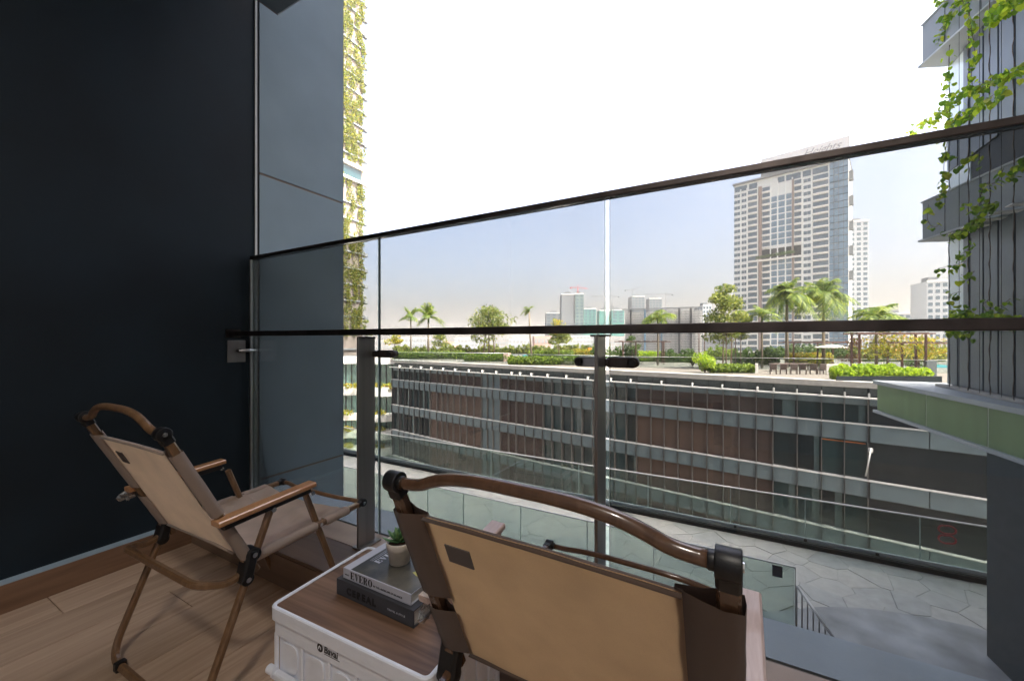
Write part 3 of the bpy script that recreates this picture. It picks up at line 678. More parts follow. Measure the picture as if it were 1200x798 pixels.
# bold serif capitals, drawn as polygons (fat stems, hair serifs)
def serif(q, word, x, z, h, put):
    st, hr_ = .30*h, .07*h
    def P_(pts): q.add([put(a, b) for a, b in pts], [tuple(range(len(pts)))])
    def rc(a, b, c, d): P_([(a, b), (c, b), (c, d), (a, d)])
    for ch_ in word:
        if ch_ == 'E':
            W_ = .74*h; rc(x+.06*h, z, x+.06*h+st, z+h); rc(x, z, x+.06*h, z+hr_); rc(x, z+h-hr_, x+.06*h, z+h)
            rc(x+.06*h+st, z, x+W_, z+hr_); rc(x+.06*h+st, z+h-hr_, x+W_, z+h); rc(x+.06*h+st, z+.47*h, x+.58*h, z+.47*h+hr_)
            P_([(x+W_, z), (x+W_, z+.30*h), (x+W_-.06*h, z+.30*h), (x+W_-.14*h, z+hr_)]); P_([(x+W_, z+h), (x+W_-.14*h, z+h-hr_), (x+W_-.06*h, z+.70*h), (x+W_, z+.70*h)]); rc(x+.54*h, z+.36*h, x+.60*h, z+.66*h); x += W_+.10*h
        elif ch_ == 'V':
            W_ = .86*h; P_([(x+.06*h, z+h), (x+.38*h, z), (x+.50*h, z), (x+.06*h+st+.06*h, z+h)]); P_([(x+.42*h, z+.04*h), (x+.48*h, z), (x+.78*h, z+h), (x+.70*h, z+h)])
            rc(x, z+h-hr_, x+.5*h, z+h); rc(x+.6*h, z+h-hr_, x+W_, z+h); x += W_+.04*h
        elif ch_ == 'R':
            W_ = .86*h; rc(x+.06*h, z, x+.06*h+st, z+h); rc(x, z, x+.44*h, z+hr_); rc(x, z+h-hr_, x+.45*h, z+h); rc(x+.36*h, z+.47*h, x+.48*h, z+.47*h+hr_)
            n = 8; O = [(x+.44*h+.32*h*math.sin(math.pi*i/n), z+.735*h+.265*h*math.cos(math.pi*i/n)) for i in range(n+1)]; I = [(x+.44*h+.06*h*math.sin(math.pi*i/n), z+.735*h+.195*h*math.cos(math.pi*i/n)) for i in range(n+1)]
            for i in range(n): P_([O[i], O[i+1], I[i+1], I[i]])
            P_([(x+.42*h, z+.5*h), (x+.62*h, z+.5*h), (x+.80*h, z+.0), (x+.50*h, z+0)]); rc(x+.78*h, z, x+W_, z+hr_); x += W_+.06*h
        elif ch_ == 'O':
            n = 20; W_ = .84*h; cx, cz = x+W_/2, z+h/2
            O = [(cx+W_/2*math.cos(2*math.pi*i/n), cz+h/2*1.02*math.sin(2*math.pi*i/n)) for i in range(n)]; I = [(cx+.13*h*math.cos(2*math.pi*i/n), cz+.44*h*math.sin(2*math.pi*i/n)) for i in range(n)]
            for i in range(n): j = (i+1) % n; P_([O[i], O[j], I[j], I[i]])
            x += W_
    return x
# lower book
B1 = (-.955, -.672, .733, .935, CT-.0030, CT+.0405)
k1 = T('book', 'thick dark grey hardback with CEREAL on its spine, lying under the paler book', 'book', ((B1[0]+B1[1])/2, (B1[2]+B1[3])/2, B1[4]), 0, 'stacked books on the crate')
x0, x1, y0, y1, z0, z1 = B1
q = MB(); q.cbox(x0, x1, y0, y1, z0, z0+.0035, .001); q.cbox(x0, x1, y0, y1, z1-.0035, z1, .001); q.cbox(x0, x1, y0, y0+.0035, z0+.0005, z1-.0005, .001); q.build('cover', M['book_grey'], k1)
MB().box(x0+.004, x1-.004, y0+.0035, y1-.005, z0+.0036, z1-.0036).build('pages', M['pages'], k1)
text('lettering', 'CEREAL', .025, (x0+.042, y0-.0004, z0+.0125), (1,0,0), (0,0,1), M['ink'], k1, bold=.0014, space=1.38)
text('lettering', 'TRAVEL & STYLE', .0065, (x1-.088, y0-.0004, z0+.0185), (1,0,0), (0,0,1), M['book_white'], k1, space=1.3)
B2 = (-.940, -.690, .743, .935, z1+.0004, z1+.0004+.0285)
x0, x1, y0, y1, z0, z1 = B2
k2 = T('book', 'pale lavender hardback titled EVERO with a dark photo cover, on top of the grey book', 'book', ((x0+x1)/2, (y0+y1)/2, z0), 0, 'stacked books on the crate')
q = MB(); q.cbox(x0, x1, y0, y1, z0, z0+.003, .001); q.cbox(x0, x1, y0, y1, z1-.003, z1, .001); q.cbox(x0, x1, y0, y0+.003, z0+.0005, z1-.0005, .001); q.build('cover', M['book_white'], k2)
MB().box(x0+.004, x1-.004, y0+.003, y1-.005, z0+.0031, z1-.0031).build('pages', M['pages'], k2)
q = MB(); serif(q, 'EVERO', x0+.030, z0+.0050, .0195, lambda a, b: (a, y0-.0004, b)); q.build('lettering', M['ink'], k2)
text('lettering', 'WWD', .006, (x0+.007, y0-.0004, z0+.010), (1,0,0), (0,0,1), M['ink'], k2)
text('lettering', 'IN THE LANDSCAPE OF BALANCE', .0068, (x0+.118, y0-.0004, z0+.009), (1,0,0), (0,0,1), M['ink'], k2, bold=.0001)
# cover photo: dark field with a yellow shape, title along the left edge
mm, t, p = mat('cover_photo'); p.inputs['Roughness'].default_value = .3
tc = t.nodes.new('ShaderNodeTexCoord'); n = t.nodes.new('ShaderNodeTexNoise'); n.inputs['Scale'].default_value = 14; n.inputs['Detail'].default_value = 5; t.links.new(tc.outputs['Object'], n.inputs['Vector'])
r_ = t.nodes.new('ShaderNodeValToRGB'); r_.color_ramp.elements[0].color = (.045, .048, .05, 1); r_.color_ramp.elements[1].color = (.16, .145, .11, 1); r_.color_ramp.elements[0].position = .4; r_.color_ramp.elements[1].position = .75
t.links.new(n.outputs['Fac'], r_.inputs[0]); t.links.new(r_.outputs[0], p.inputs['Base Color']); M['photo'] = mm
MB().box(x0+.028, x1-.001, y0+.003, y1-.002, z1, z1+.0003).build('cover_picture', M['photo'], k2)
# title reads from the spine outwards: letters stand up towards -x, run along -y
q3 = MB(); serif(q3, 'EVERO', 0, 0, .021, lambda a, b: (x0+.074-b, y0+.060+a, z1+.0006)); q3.build('cover_title', M['book_white'], k2)
MB().box(x0+.045, x0+.0465, y0+.060, y0+.150, z1+.0003, z1+.0006).build('cover_line', M['book_white'], k2); MB().box(x0+.039, x0+.040, y0+.060, y0+.165, z1+.0003, z1+.0006).build('cover_line', M['book_white'], k2)
M['yel'] = pbr('yellow_print', (.62, .56, .12), .4)
q = MB(); q.add([(x1-.062+a, y0+.070+b, z1+.0007) for a, b in ((0, .003), (.012, .02), (.058, .034), (.060, .010), (.040, -.006), (.018, -.004))], [(0,5,4,3,2,1)]); q.build('cover_shape', M['yel'], k2)
# pot with succulent
px_, py_, pz = -.820, .838, z1+.0008
pt = T('succulent_pot', 'small green succulent in a cream pot standing on the books', 'potted plant', (px_, py_, pz))
MB().lathe([(0, 0), (.0255, 0), (.0285, .002), (.0345, .042), (.0365, .043), (.0385, .061), (.0385, .0635), (.0355, .0635), (.0345, .054), (0, .054)], 32, (px_, py_, pz)).build('pot', M['pot'], pt)
q = MB(); q.lathe([(.0316, .0545), (.024, .057), (.012, .0555), (0, .058)], 20, (px_, py_, pz))
for i in range(60):
    a = random.uniform(0, 6.28); r0 = random.uniform(0, .029); s_ = random.uniform(.001, .0022); c = (px_+r0*math.cos(a), py_+r0*math.sin(a), pz+.0565+random.uniform(0, .002))
    q.add([(c[0]-s_, c[1], c[2]), (c[0], c[1]-s_, c[2]), (c[0]+s_, c[1], c[2]), (c[0], c[1]+s_, c[2]), (c[0], c[1], c[2]+s_), (c[0], c[1], c[2]-s_)], [(0,1,4),(1,2,4),(2,3,4),(3,0,4),(1,0,5),(2,1,5),(3,2,5),(0,3,5)])
q.build('soil', M['soil'], pt, kind='stuff')
def sleaf(l, wd, th):
    q = MB(); vs = []; 
    for i in range(7):
        s_ = i/6; ww = wd*math.sin(math.pi*(.12+.80*s_))**.7*(1 if s_ < .98 else .3); 
        for k in range(6): a = 2*math.pi*k/6; vs.append((ww*math.cos(a), l*s_, th*math.sin(a)*(1.1-s_)+l*.28*s_**2.2))
    fs = [(i*6+k, i*6+(k+1) % 6, (i+1)*6+(k+1) % 6, (i+1)*6+k) for i in range(6) for k in range(6)]+[(5,4,3,2,1,0), (36,37,38,39,40,41)]
    q.add(vs, fs, True); return q.mesh('leaf', M['succ'])
lm = sleaf(.046, .0078, .0036)
for i in range(42):
    lev = i/42; a = i*2.39996; el = R(8+72*lev+random.uniform(-5, 5)); sc_ = (1-.55*lev)*random.uniform(.9, 1.1)
    Mx = Matrix.Translation((0.001*math.cos(a), .001*math.sin(a), .058+.014*lev)) @ Matrix.Rotation(a, 4, 'Z') @ Matrix.Rotation(el, 4, 'X') @ Matrix.Scale(sc_, 4)
    linkmesh('leaf', lm, pt, Mx)

# ================================================================== GROUND, LOWER TERRACE
S(MB().box(-1500, 1500, -300, 3000, -21.6, -21).build('ground', M['ground']))
TZ = -4.8                                   # lower terrace level
ter = MB().box(-24, 12, 1.35, 11.75, TZ-.5, TZ-.012).build('terrace', M['bed']); S(ter)
# grey apron, the paving's shade put into its colour; edge follows the shadow line
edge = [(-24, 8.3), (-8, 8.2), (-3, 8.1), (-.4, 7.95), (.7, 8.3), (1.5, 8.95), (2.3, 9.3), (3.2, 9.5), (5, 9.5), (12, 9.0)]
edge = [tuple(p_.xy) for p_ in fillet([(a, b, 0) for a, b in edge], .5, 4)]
q = MB(); q.prism([(-24, 1.36)]+[(12, 1.36)]+edge[::-1], TZ-.012, TZ+.009); S(q.build('shaded_apron', M['conc']))
# crazy paving: Voronoi cells of scattered points, cut by half planes, each a stone
rs = random.Random(11); pts = []
while len(pts) < 420:
    c = (rs.uniform(-12, 5.5), rs.uniform(7.2, 11.2))
    dmin = .42 if -2 < c[0] < 6 else .6
    if all((c[0]-a)**2+(c[1]-b)**2 > dmin**2 for a, b in pts): pts.append(c)
    else:
        rs.random()
        if rs.random() < .0004: break
def clip(poly, n, d):
    out = []
    for i in range(len(poly)):
        a, b = poly[i], poly[(i+1) % len(poly)]; da = a[0]*n[0]+a[1]*n[1]-d; db = b[0]*n[0]+b[1]*n[1]-d
        if da <= 0: out.append(a)
        if da*db < 0: t_ = da/(da-db); out.append((a[0]+(b[0]-a[0])*t_, a[1]+(b[1]-a[1])*t_))
    return out
def edgeY(x):
    for (a, b), (c, d) in zip(edge, edge[1:]):
        if a <= x <= c: return b+(d-b)*(x-a)/(c-a)
    return 9
for i, (x, y) in enumerate(pts):
    if y < edgeY(max(-24, min(12, x)))-.25: continue
    poly = [(x-1.6, y-1.6), (x+1.6, y-1.6), (x+1.6, y+1.6), (x-1.6, y+1.6)]
    for j, (a, b) in enumerate(pts):
        if j == i or abs(a-x) > 3.2 or abs(b-y) > 3.2: continue
        nx, ny = a-x, b-y; l = math.hypot(nx, ny); nx /= l; ny /= l
        poly = clip(poly, (nx, ny), (nx*(x+a)+ny*(y+b))/2-.004)
    poly = clip(poly, (0, 1), 11.28)
    if len(poly) < 3: continue
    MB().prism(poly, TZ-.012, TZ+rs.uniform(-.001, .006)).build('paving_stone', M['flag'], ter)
# far glass balustrade along the terrace edge (kerb, channel, panes, cap)
fb = T('glass_balustrade', 'long green glass balustrade with a white cap along the far edge of the terrace', 'balustrade', (0, 11.4, TZ))
MB().cbox(-24, 7, 11.28, 11.62, TZ-.012, TZ+.10, .01).build('plinth', M['dark'], fb)
MB().cbox(-24, 7, 11.30, 11.60, TZ+.10, TZ+.13, .006).build('plinth_cap', M['bandd'], fb)
q = MB(); q.cbox(-24, 7, 11.38, 11.45, TZ+.13, TZ+.20, .004); q.build('base_channel', M['slab'], fb)
jx = [-24, -20.6, -17.2, -13.8, -10.4, -7.0, -3.9, -1.9, .1, 1.63, 3.59, 5.5, 7]
for a, b in zip(jx, jx[1:]): MB().box(a+.006, b-.006, 11.40, 11.416, TZ+.17, TZ+1.10).build('pane', M['gglass'], fb)
MB().cbox(-24, 7, 11.385, 11.43, TZ+1.10, TZ+1.125, .004).build('cap_rail', M['white'], fb)
for a in jx[5:-1]: MB().box(a-.008, a+.008, 11.397, 11.419, TZ+.2, TZ+1.10).build('joint_strip', M['gedge'], fb)
for a in (1.63, 2.9, .2): MB().cbox(a-.03, a+.03, 11.34, 11.38, TZ+.13, TZ+.19, .004).build('shoe', M['black'], fb)
st_ = onY(1099, 617, 11.39); x0 = st_[0]; 
q = MB(); 
for cz in (-.17, -.37):                    # red warning mark stuck on the pane: two hooked loops
    c = (x0+.14, TZ+1.10+cz)
    for s in (-1, 1):
        P_ = [(c[0]+s*.11*math.cos(a)+(.02 if s > 0 else -.02), 11.392, c[1]+s*.085*math.sin(a)) for a in [R(d) for d in range(-70, 131, 20)]]
        q.tube(P_, .016, 6)
q.build('warning_mark', M['red'], fb)
# nearer glass screen
ns = T('glass_screen', 'frameless green glass screen with thin white top edge on the lower terrace', 'glass screen', (0, 7.65, TZ))
xe = onY(931.6, 671, 7.65)[0]; X5 = [onY(p_, 600, 7.65)[0] for p_ in (430, 501, 543, 610, 688, 766, 843)]
Xs = [-14, -11, -9]+X5+[xe]
ztop = [onY(931.6, 671, 7.65)[2]]
for a, b in zip(Xs, Xs[1:]): MB().box(a+.006, b-.006, 7.65, 7.665, TZ+.0, -3.60).build('pane', M['gglass'], ns)
MB().cbox(-14, xe+.01, 7.64, 7.675, -3.60, -3.58, .003).build('top_edge', M['white'], ns)
for a in X5+[xe+.006]: MB().box(a-.006, a+.006, 7.645, 7.67, TZ, -3.60).build('joint_strip', M['white'] if a > X5[3] else M['gedge'], ns)
a = onY(905, 668, 7.64)[0]; b = onY(917, 668, 7.64)[0]; MB().box(a, b, 7.636, 7.648, -3.80, -3.62).build('label_plate', M['navy'], ns)
# stair handrail beyond the screen
sr = T('stair_railing', 'short grey metal stair railing at the end of the glass screen', 'railing', (xe+.1, 7.6, TZ))
p0 = Vector((xe+.02, 7.63, -3.86)); p1 = Vector((xe+.42, 7.05, -4.25))
MB().tube([p0, p1], .02, 8).build('top_bar', M['silver'], sr)
for i in range(8): 
    a = p0.lerp(p1, i/7); MB().tube([a, (a.x, a.y, max(a.z-.95, -5.6))], .011, 6).build('baluster', M['steel'], sr)
MB().box(-.2+1.6, 1.9, 6.20, 6.214, TZ-.004, TZ+.006).build('drain_slot', M['black'], ter)

# ================================================================== OFFICE BLOCK ACROSS THE COURT
FA = R(9.1); P0 = Vector((7.66, 34.9, 0)); fd = Vector((-math.cos(FA), math.sin(FA), 0)); fn = Vector((-math.sin(FA), -math.cos(FA), 0))
def fs_(px):
    r = ray(px); a = np.array([[r[0], -fd.x], [r[1], -fd.y]]); t_, s_ = np.linalg.solve(a, np.array([P0.x, P0.y])); return s_
ofc = T('office_block', 'low office block across the court with brick, glass and grey bands under a roof garden', 'building', (P0.x, P0.y, -21), math.pi-FA)
# local frame: x along the facade to the left (fd), y outward away from us? keep: y_local = -fn
K = dict(local=True)
def FL_(s, out, z): return (s, out, z+21)     # s along the front, out towards the viewer
# with the Empty turned by pi-FA, local x = fd and local y = (-sin, -cos)-ish = fn
def fbox(q, s0, s1, o0, o1, z0, z1): return q.box(s0, s1, o0, o1, z0+21, z1+21)
sL = fs_(459.5)
px_m = [461.6,467.7,473.7,479.7,485.7,491.7,497.7,503.8,511.9,517.9,523.9,530.8,538.9,546.5,554.9,563.9,570.8,577.4,585.9,595.5,604.5,615,625.6,636,646.6,658,669.8,681.8,694.7,706.5,720,733.5,745.5,762.4,778,794.3,811,828.5,847.2,865.8,886,905.5,934,962.7,989.8,1017.5]
sm_ = [sL]+[fs_(p_) for p_ in px_m[1:]]
s_end = sm_[-1]-14
rows = [(-4.35, -5.63), (-6.78, -9.38), (-10.52, -13.1), (-14.25, -16.9), (-18.0, -20.9)]
def kind(p_):
    if p_ < 503: return 'w'
    if p_ < 563: return 'b'
    if p_ < 580: return 'c'
    if p_ < 636: return 'bd'
    if p_ < 735: return 'w'
    if p_ < 864: return 'b'
    if p_ < 905: return 'bd'
    return 'w'
MB().box(s_end, sL, -34, -.5, 0, 21-3.0).build('body', M['dark'], ofc, **K)
MB().box(s_end, sm_[-1]-.05, -.5, -.22, 0, 21-4.3).build('blank_wall', M['dark'], ofc, **K)
n_bp = 0
for i in range(len(sm_)-1):
    a, b = sm_[i+1]+.03, sm_[i]-.03; k_ = kind(px_m[i]+.5)
    for ri, (z1, z0) in enumerate(rows):
        if k_ == 'w': 
            o = fbox(MB(), a, b, -.5, -.34+random.uniform(-.03, .03), z0, z1).build('window_pane', M['fwin'], ofc, **K)
            if random.random() < .3: fbox(MB(), a+.1, a+(b-a)*random.uniform(.25, .8), -.335+.03, -.30+.03, z0+.05, z1-.05).build('blind', M['blind'], ofc, **K)
        elif k_ == 'c':
            fbox(MB(), a, b, -.5, -.22, z0, z1).build('column_panel', M['band'], ofc, **K)
        else: fbox(MB(), a, b, -.5, -.25, z0, z1).build('brick_panel', M['brick' if (k_ == 'b' and ri > 0 or k_ == 'b' and px_m[i] < 500) else 'brickd'], ofc, **K)
    for z0, z1 in ((-6.78, -5.68), (-10.52, -9.43), (-14.25, -13.15), (-18.0, -16.95)):
        fbox(MB(), a+.0, b-.0, -.3, 0, z0, z1).build('band_panel', M['band'], ofc, **K)
    fbox(MB(), a, b, -.5, -.16, -4.35, -3.84).build('head_panel', M['band'], ofc, **K)
    fbox(MB(), a, b, -.5, -.40, -3.75, -3.15).build('recess_panel', M['bandd'], ofc, **K)
for k_ in range(5):
    a = sm_[-1]-.05-2.8*(k_+1); b = a+2.75
    for z0, z1 in ((-6.78, -5.68), (-10.52, -9.43), (-14.25, -13.15), (-18.0, -16.95)): fbox(MB(), a, b, -.3, 0, z0, z1).build('band_panel', M['band'], ofc, **K)
    fbox(MB(), a, b, -.5, -.16, -4.35, -3.84).build('head_panel', M['band'], ofc, **K)
    fbox(MB(), a, b, -.5, -.40, -3.75, -3.15).build('recess_panel', M['bandd'], ofc, **K)
for s_, p_ in zip(sm_, px_m):
    mt_ = M['mulld'] if p_ < 503 else M['mull']
    fbox(MB(), s_-.022, s_+.022, -.46, .05, -20.9, -3.86).build('mullion', mt_, ofc, **K)
    for z_ in (-6.84, -10.58, -14.31): fbox(MB(), s_-.028, s_+.028, .05, .16, z_, z_+.98).build('fin', M['mulld'], ofc, **K)  # dark fins carry the shading at the band joints in their colour
    if p_ < 503: fbox(MB(), s_-.16, s_+.16, -.46, -.2, -17, -4.3).build('fin', M['mulld'], ofc, **K)
for z_ in (-5.63, -9.38, -13.1, -16.9):
    fbox(MB(), s_end, sL+.05, -.32, .10, z_-.035, z_+.025).build('sill', M['white'], ofc, **K)
fbox(MB(), s_end, sL+.1, .10, .42, -3.86, -3.76).build('canopy_rail', M['white'], ofc, **K)
fbox(MB(), s_end, sL+.15, -.7, .18, -3.15, -2.75).build('coping', M['coping'], ofc, **K)
pegs = [470,483,495,507,521,535,551,567,583,601,611,624,643,665,690,717,740,776,812,847,888,907,934,962.7,989.8,1018]
for p_ in pegs:
    s_ = fs_(p_); q = MB(); q.add([(s_-.035, -.1, 21-3.62), (s_+.035, -.1, 21-3.62), (s_+.035, .42, 21-3.62), (s_-.035, .42, 21-3.62), (s_-.035, -.1, 21-3.50), (s_+.035, -.1, 21-3.50), (s_+.035, .44, 21-3.44), (s_-.035, .44, 21-3.44)], [(3,2,1,0),(4,5,6,7),(0,1,5,4),(1,2,6,5),(2,3,7,6),(3,0,4,7)])
    fbox(q, s_-.05, s_+.05, .12, .40, -3.76, -3.50); q.build('bracket', M['white'], ofc, **K)
# orange signage reflected in two windows, put in as coloured strips
for z_ in (-6.95, -14.45): fbox(MB(), fs_(1015), fs_(963), -.33, -.30, z_-.06, z_).build('orange_reflection', M['orange'], ofc, **K)
wl = T('wall_lamp', 'small wall lamp bracket on the dark blank part of the office block', 'lamp', tuple(P0+fd*fs_(1020)+fn*.05+Vector((0, 0, -7.3))))
c = P0+fd*fs_(1020)+fn*.05+Vector((0, 0, -7.3)); MB().tube([c, c+fn*.5+Vector((0, 0, .25)), c+fn*.7+Vector((-.3, 0, -1.6))], .05, 6).build('arm', M['silver'], wl)
MB().cyl(c-Vector((0, 0, .15)), c+Vector((0, 0, .15)), .13, 10).build('lamp_head', M['white'], wl)
ROOFZ = -2.86
def RT(px, base): return onZ(px, base, ROOFZ)
q = MB(); a = P0+fd*s_end; b = P0+fd*(sL-.1); bk = -fn
q.prism([tuple((a-fn*.7).xy), tuple((b-fn*.7).xy), tuple((b+bk*60-fn*0).xy), tuple((a+bk*60).xy)], ROOFZ-.6, ROOFZ); S(q.build('roof_terrace', M['paver']))

# ================================================================== PLANTING
def leafcloud(q, centers, n, size, flat=.5, asp=.55):
    P = []; 
    for (c, r3) in centers:
        m_ = n; d = rng.normal(size=(m_, 3)); d /= np.linalg.norm(d, axis=1)[:, None]
        rr = rng.uniform(.25, 1, size=(m_, 1))**.45; P.append(np.array(c)+d*rr*np.array(r3))
    P = np.concatenate(P); N = len(P)
    n1 = rng.normal(size=(N, 3)); n1[:, 2] = n1[:, 2]*flat; n1 /= np.linalg.norm(n1, axis=1)[:, None]
    tmp = rng.normal(size=(N, 3)); u = np.cross(n1, tmp); u /= np.linalg.norm(u, axis=1)[:, None]
    s_ = size*rng.uniform(.6, 1.3, size=(N, 1)); v = u; wv = np.cross(u, tmp); wv /= np.linalg.norm(wv, axis=1)[:, None]
    A = P-v*s_; B = P+wv*s_*asp; C = P+v*s_; D = P-wv*s_*asp
    V = np.stack([A, B, C, D], 1).reshape(-1, 3); base = len(q.v)
    q.v += [tuple(x_) for x_ in V.tolist()]; q.f += [(base+4*i, base+4*i+1, base+4*i+2, base+4*i+3) for i in range(N)]; q.sm += [False]*N
def tree(px, base, top, hw, lab, mt, n=420, leaf=.16, trunks=((0, 0),), name='tree', group=None, clumps=14, lowf=.45, cat='tree', sd=1, tr=.1):
    r_ = random.Random(sd); B = Vector(RT(px, base)); D = -ROOFZ*F/(base-400); H = (base-top)*D/F; W_ = hw*D/F
    t_ = T(name, lab, cat, B, 0, group)
    cl = []
    for i in range(clumps):
        a = r_.uniform(0, 6.28); zz = r_.random(); k_ = math.sin(math.pi*min(1, .22+.75*zz))
        rr = W_*.78*k_*math.sqrt(r_.random()); c = B+Vector((rr*math.cos(a), rr*math.sin(a), H*(lowf+(.93-lowf)*zz)))
        s_ = W_*r_.uniform(.26, .46); cl.append((c, (s_*1.15, s_*1.15, s_*.62)))
    q = MB(); 
    for c, r3 in cl: leafcloud(q, [(c, r3)], max(20, int(n*1.9)//clumps), leaf)
    q.build('crown', mt, t_, kind='stuff')
    for dx, ln in trunks:
        b0 = B+Vector((dx*cT, dx*sT, 0)); m_ = B+Vector((dx*.7+ln*H*.2, 0, H*.45))
        q = MB(); q.tube([b0, b0.lerp(m_, .5)+Vector((.04*H*ln, 0, 0)), m_], tr, 7, scale=[1, .8, .6]); o = q.build('trunk', M['trunk'], t_)
        q = MB()
        for c, r3 in cl[::2]: q.tube([m_, m_.lerp(c, .5)+Vector((0, 0, -.03*H)), c], tr*.4, 5, scale=[1, .6, .2])
        q.build('limb', M['trunk'], o, kind='stuff')
    return t_
def palm(px, base, top, hw, lab, nf=13, droop=.55, lean=0, mt='palm', sd=1, tr=.13, asc=.8, dirs=None, group='palms of the roof garden'):
    r_ = random.Random(sd); B = Vector(RT(px, base)); D = -ROOFZ*F/(base-400); H = (base-top)*D/F; Lf = hw*D/F*1.18
    t_ = T('palm_tree', lab, 'palm', B, 0, group)
    Hc = H-Lf*.80; tip = B+Vector((lean*cT, lean*sT, Hc))
    MB().tube([B, B.lerp(tip, .5)+Vector((lean*.15, 0, 0)), tip], tr, 8, scale=[1.15, .85, .7]).build('trunk', M['trunkp'], t_)
    MB().tube([tip-Vector((0, 0, Lf*.28)), tip, tip+Vector((0, 0, Lf*.1))], tr*.8, 8, scale=[1, 1.1, .5]).build('crownshaft', M['hedge'], t_)
    for i in range(nf):
        a = 2*math.pi*(i/nf)+r_.uniform(-.2, .2) if dirs is None else dirs[i % len(dirs)]+r_.uniform(-.25, .25)
        el = R(r_.uniform(5, 86))*min(1.1, asc/.85); L_ = Lf*r_.uniform(.85, 1.12); dr = droop*r_.uniform(.8, 1.3)
        P = []; 
        for k_ in range(9):
            s_ = k_/8; hor = L_*(s_*math.cos(el)*(1-.12*s_)+.25*s_*s_*math.sin(el)); ver = L_*(s_*math.sin(el)*1.0-dr*(.32+.68*math.cos(el))*s_*s_*1.15)
            P.append(tip+Vector((math.cos(a)*hor, math.sin(a)*hor, ver)))
        q = MB(); q.tube(P, tr*.16, 4, scale=[1-.8*k_/8 for k_ in range(9)])
        for k_ in range(26):
            s_ = .08+.92*k_/26; f_ = s_*8; i0 = min(int(f_), 7); p = P[i0].lerp(P[i0+1], f_-i0); tg = (P[i0+1]-P[i0]).normalized()
            side = tg.cross(Vector((0, 0, 1))); side = side.normalized() if side.length > .01 else Vector((1, 0, 0))
            ll = Lf*.36*math.sin(math.pi*min(1, .15+.8*s_))*r_.uniform(.8, 1.1); wd = Lf*.036
            for s2 in (-1, 1):
                d_ = (side*s2*.8+tg*.55+Vector((0, 0, -.45*r_.uniform(.3, 1.3)))).normalized()
                q.add([p-tg*wd, p+d_*ll*.5-Vector((0, 0, 0)), p+d_*ll+Vector((0, 0, -ll*.22)), p+tg*wd+d_*ll*.3], [(0,1,2,3)])
        q.build('frond', M[mt], t_)
    return t_
def hedge(px0, px1, base, top, lab, mt='hedge', depth=1.0, n=2600, name='hedge', cat='hedge', leaf=.055, base1=None, group=None, lump=.0):
    A = Vector(RT(px0, base)); B_ = Vector(RT(px1, base1 or base)); D = -ROOFZ*F/(base-400); H = (base-top)*D/F
    t_ = T(name, lab, cat, (A+B_)/2, 0, group); d = (B_-A); L_ = d.length; d.normalize(); nrm = Vector((-d.y, d.x, 0))
    if nrm.y < 0: nrm = -nrm
    q = MB(); a = A+nrm*.25+d*.2; b = B_+nrm*.25-d*.2; q.prism([a.xy, b.xy, (b+nrm*(depth-.4)).xy, (a+nrm*(depth-.4)).xy], ROOFZ, ROOFZ+H*.7); q.build('stems', M['coreg'], t_)
    cs = []; m_ = max(4, int(L_/.5)); r_ = random.Random(int(px0))
    for i in range(m_):
        c = A+d*(L_*(i+.5)/m_)+nrm*depth*.5; h_ = H*(1+lump*r_.uniform(-1, 1)); cs.append(((c.x, c.y, ROOFZ+h_*.52), (L_/m_*.85, depth*.62, h_*.55)))
    q = MB(); leafcloud(q, cs, int(n*1.9)//m_, leaf*1.25, asp=.75); q.build('foliage', M[mt], t_, kind='stuff'); return t_
def bush(px, base, top, hw, lab, mt='lime', n=900, leaf=.10, name='shrub'):
    B = Vector(RT(px, base)); D = -ROOFZ*F/(base-400); H = (base-top)*D/F; W_ = hw*D/F
    t_ = T(name, lab, 'shrub', B); q = MB(); r_ = random.Random(int(px)); cs = []
    for i in range(9):
        a = r_.uniform(0, 6.28); rr = W_*.55*r_.random()**.5; s_ = W_*r_.uniform(.35, .5); cs.append(((B.x+rr*math.cos(a), B.y+rr*math.sin(a), B.z+H*r_.uniform(.3, .72)), (s_, s_, H*.3)))
    leafcloud(q, cs, n//9, leaf, asp=.6); q.build('foliage', M[mt], t_, kind='stuff')
    q = MB()
    for c, s_ in cs: q.tube([B, c], .03, 5)
    q.build('stem', M['trunk'], t_, kind='stuff'); return t_

palm(481.5, 417, 357, 15, 'leftmost palm of the roof garden, slim trunk, drooping round head', nf=13, sd=2, tr=.16)
palm(502, 419, 355, 18, 'broad bushy palm just right of the leftmost palm', nf=17, sd=3, tr=.2, asc=.95)
palm(623, 421, 353, 10, 'lone slender palm with a small head swept to one side', nf=9, sd=4, tr=.16, lean=-.4, dirs=[2.6, 3.2, 3.9, 1.2], droop=.8)
palm(771, 428, 351, 23, 'short palm with wide level fronds in front of the lattice clad block', nf=11, sd=6, tr=.11, droop=.75, asc=.55)
palm(893, 432, 349, 23, 'smaller yellowish palm left of the two tall royal palms', nf=11, sd=7, tr=.10, droop=.8)
palm(922, 431, 319, 30, 'tall dark royal palm in front of the tower, the left of the big pair', nf=27, sd=8, tr=.17, droop=.95, asc=.9)
palm(965, 430, 317, 32, 'tall bright royal palm in front of the tower, the right of the big pair', nf=27, sd=9, tr=.17, droop=.95, asc=.95)
palm(1027, 436, 340, 38, 'arching palm with long curved fronds right of the towers', nf=12, sd=10, tr=.12, droop=.85, asc=.8)
tree(572, 417, 359, 31, 'spreading many-stemmed tree with a light open crown, left part of the roof garden', M['leafy'], n=1500, leaf=.26, trunks=((-.9, 0), (1.3, .1), (.2, 0)), clumps=26, sd=12, lowf=.35, tr=.16)
tree(655, 420, 382, 21, 'small round tree with hanging foliage beside the red site building', M['leafy'], n=900, leaf=.2, clumps=15, sd=13, lowf=.45, tr=.12)
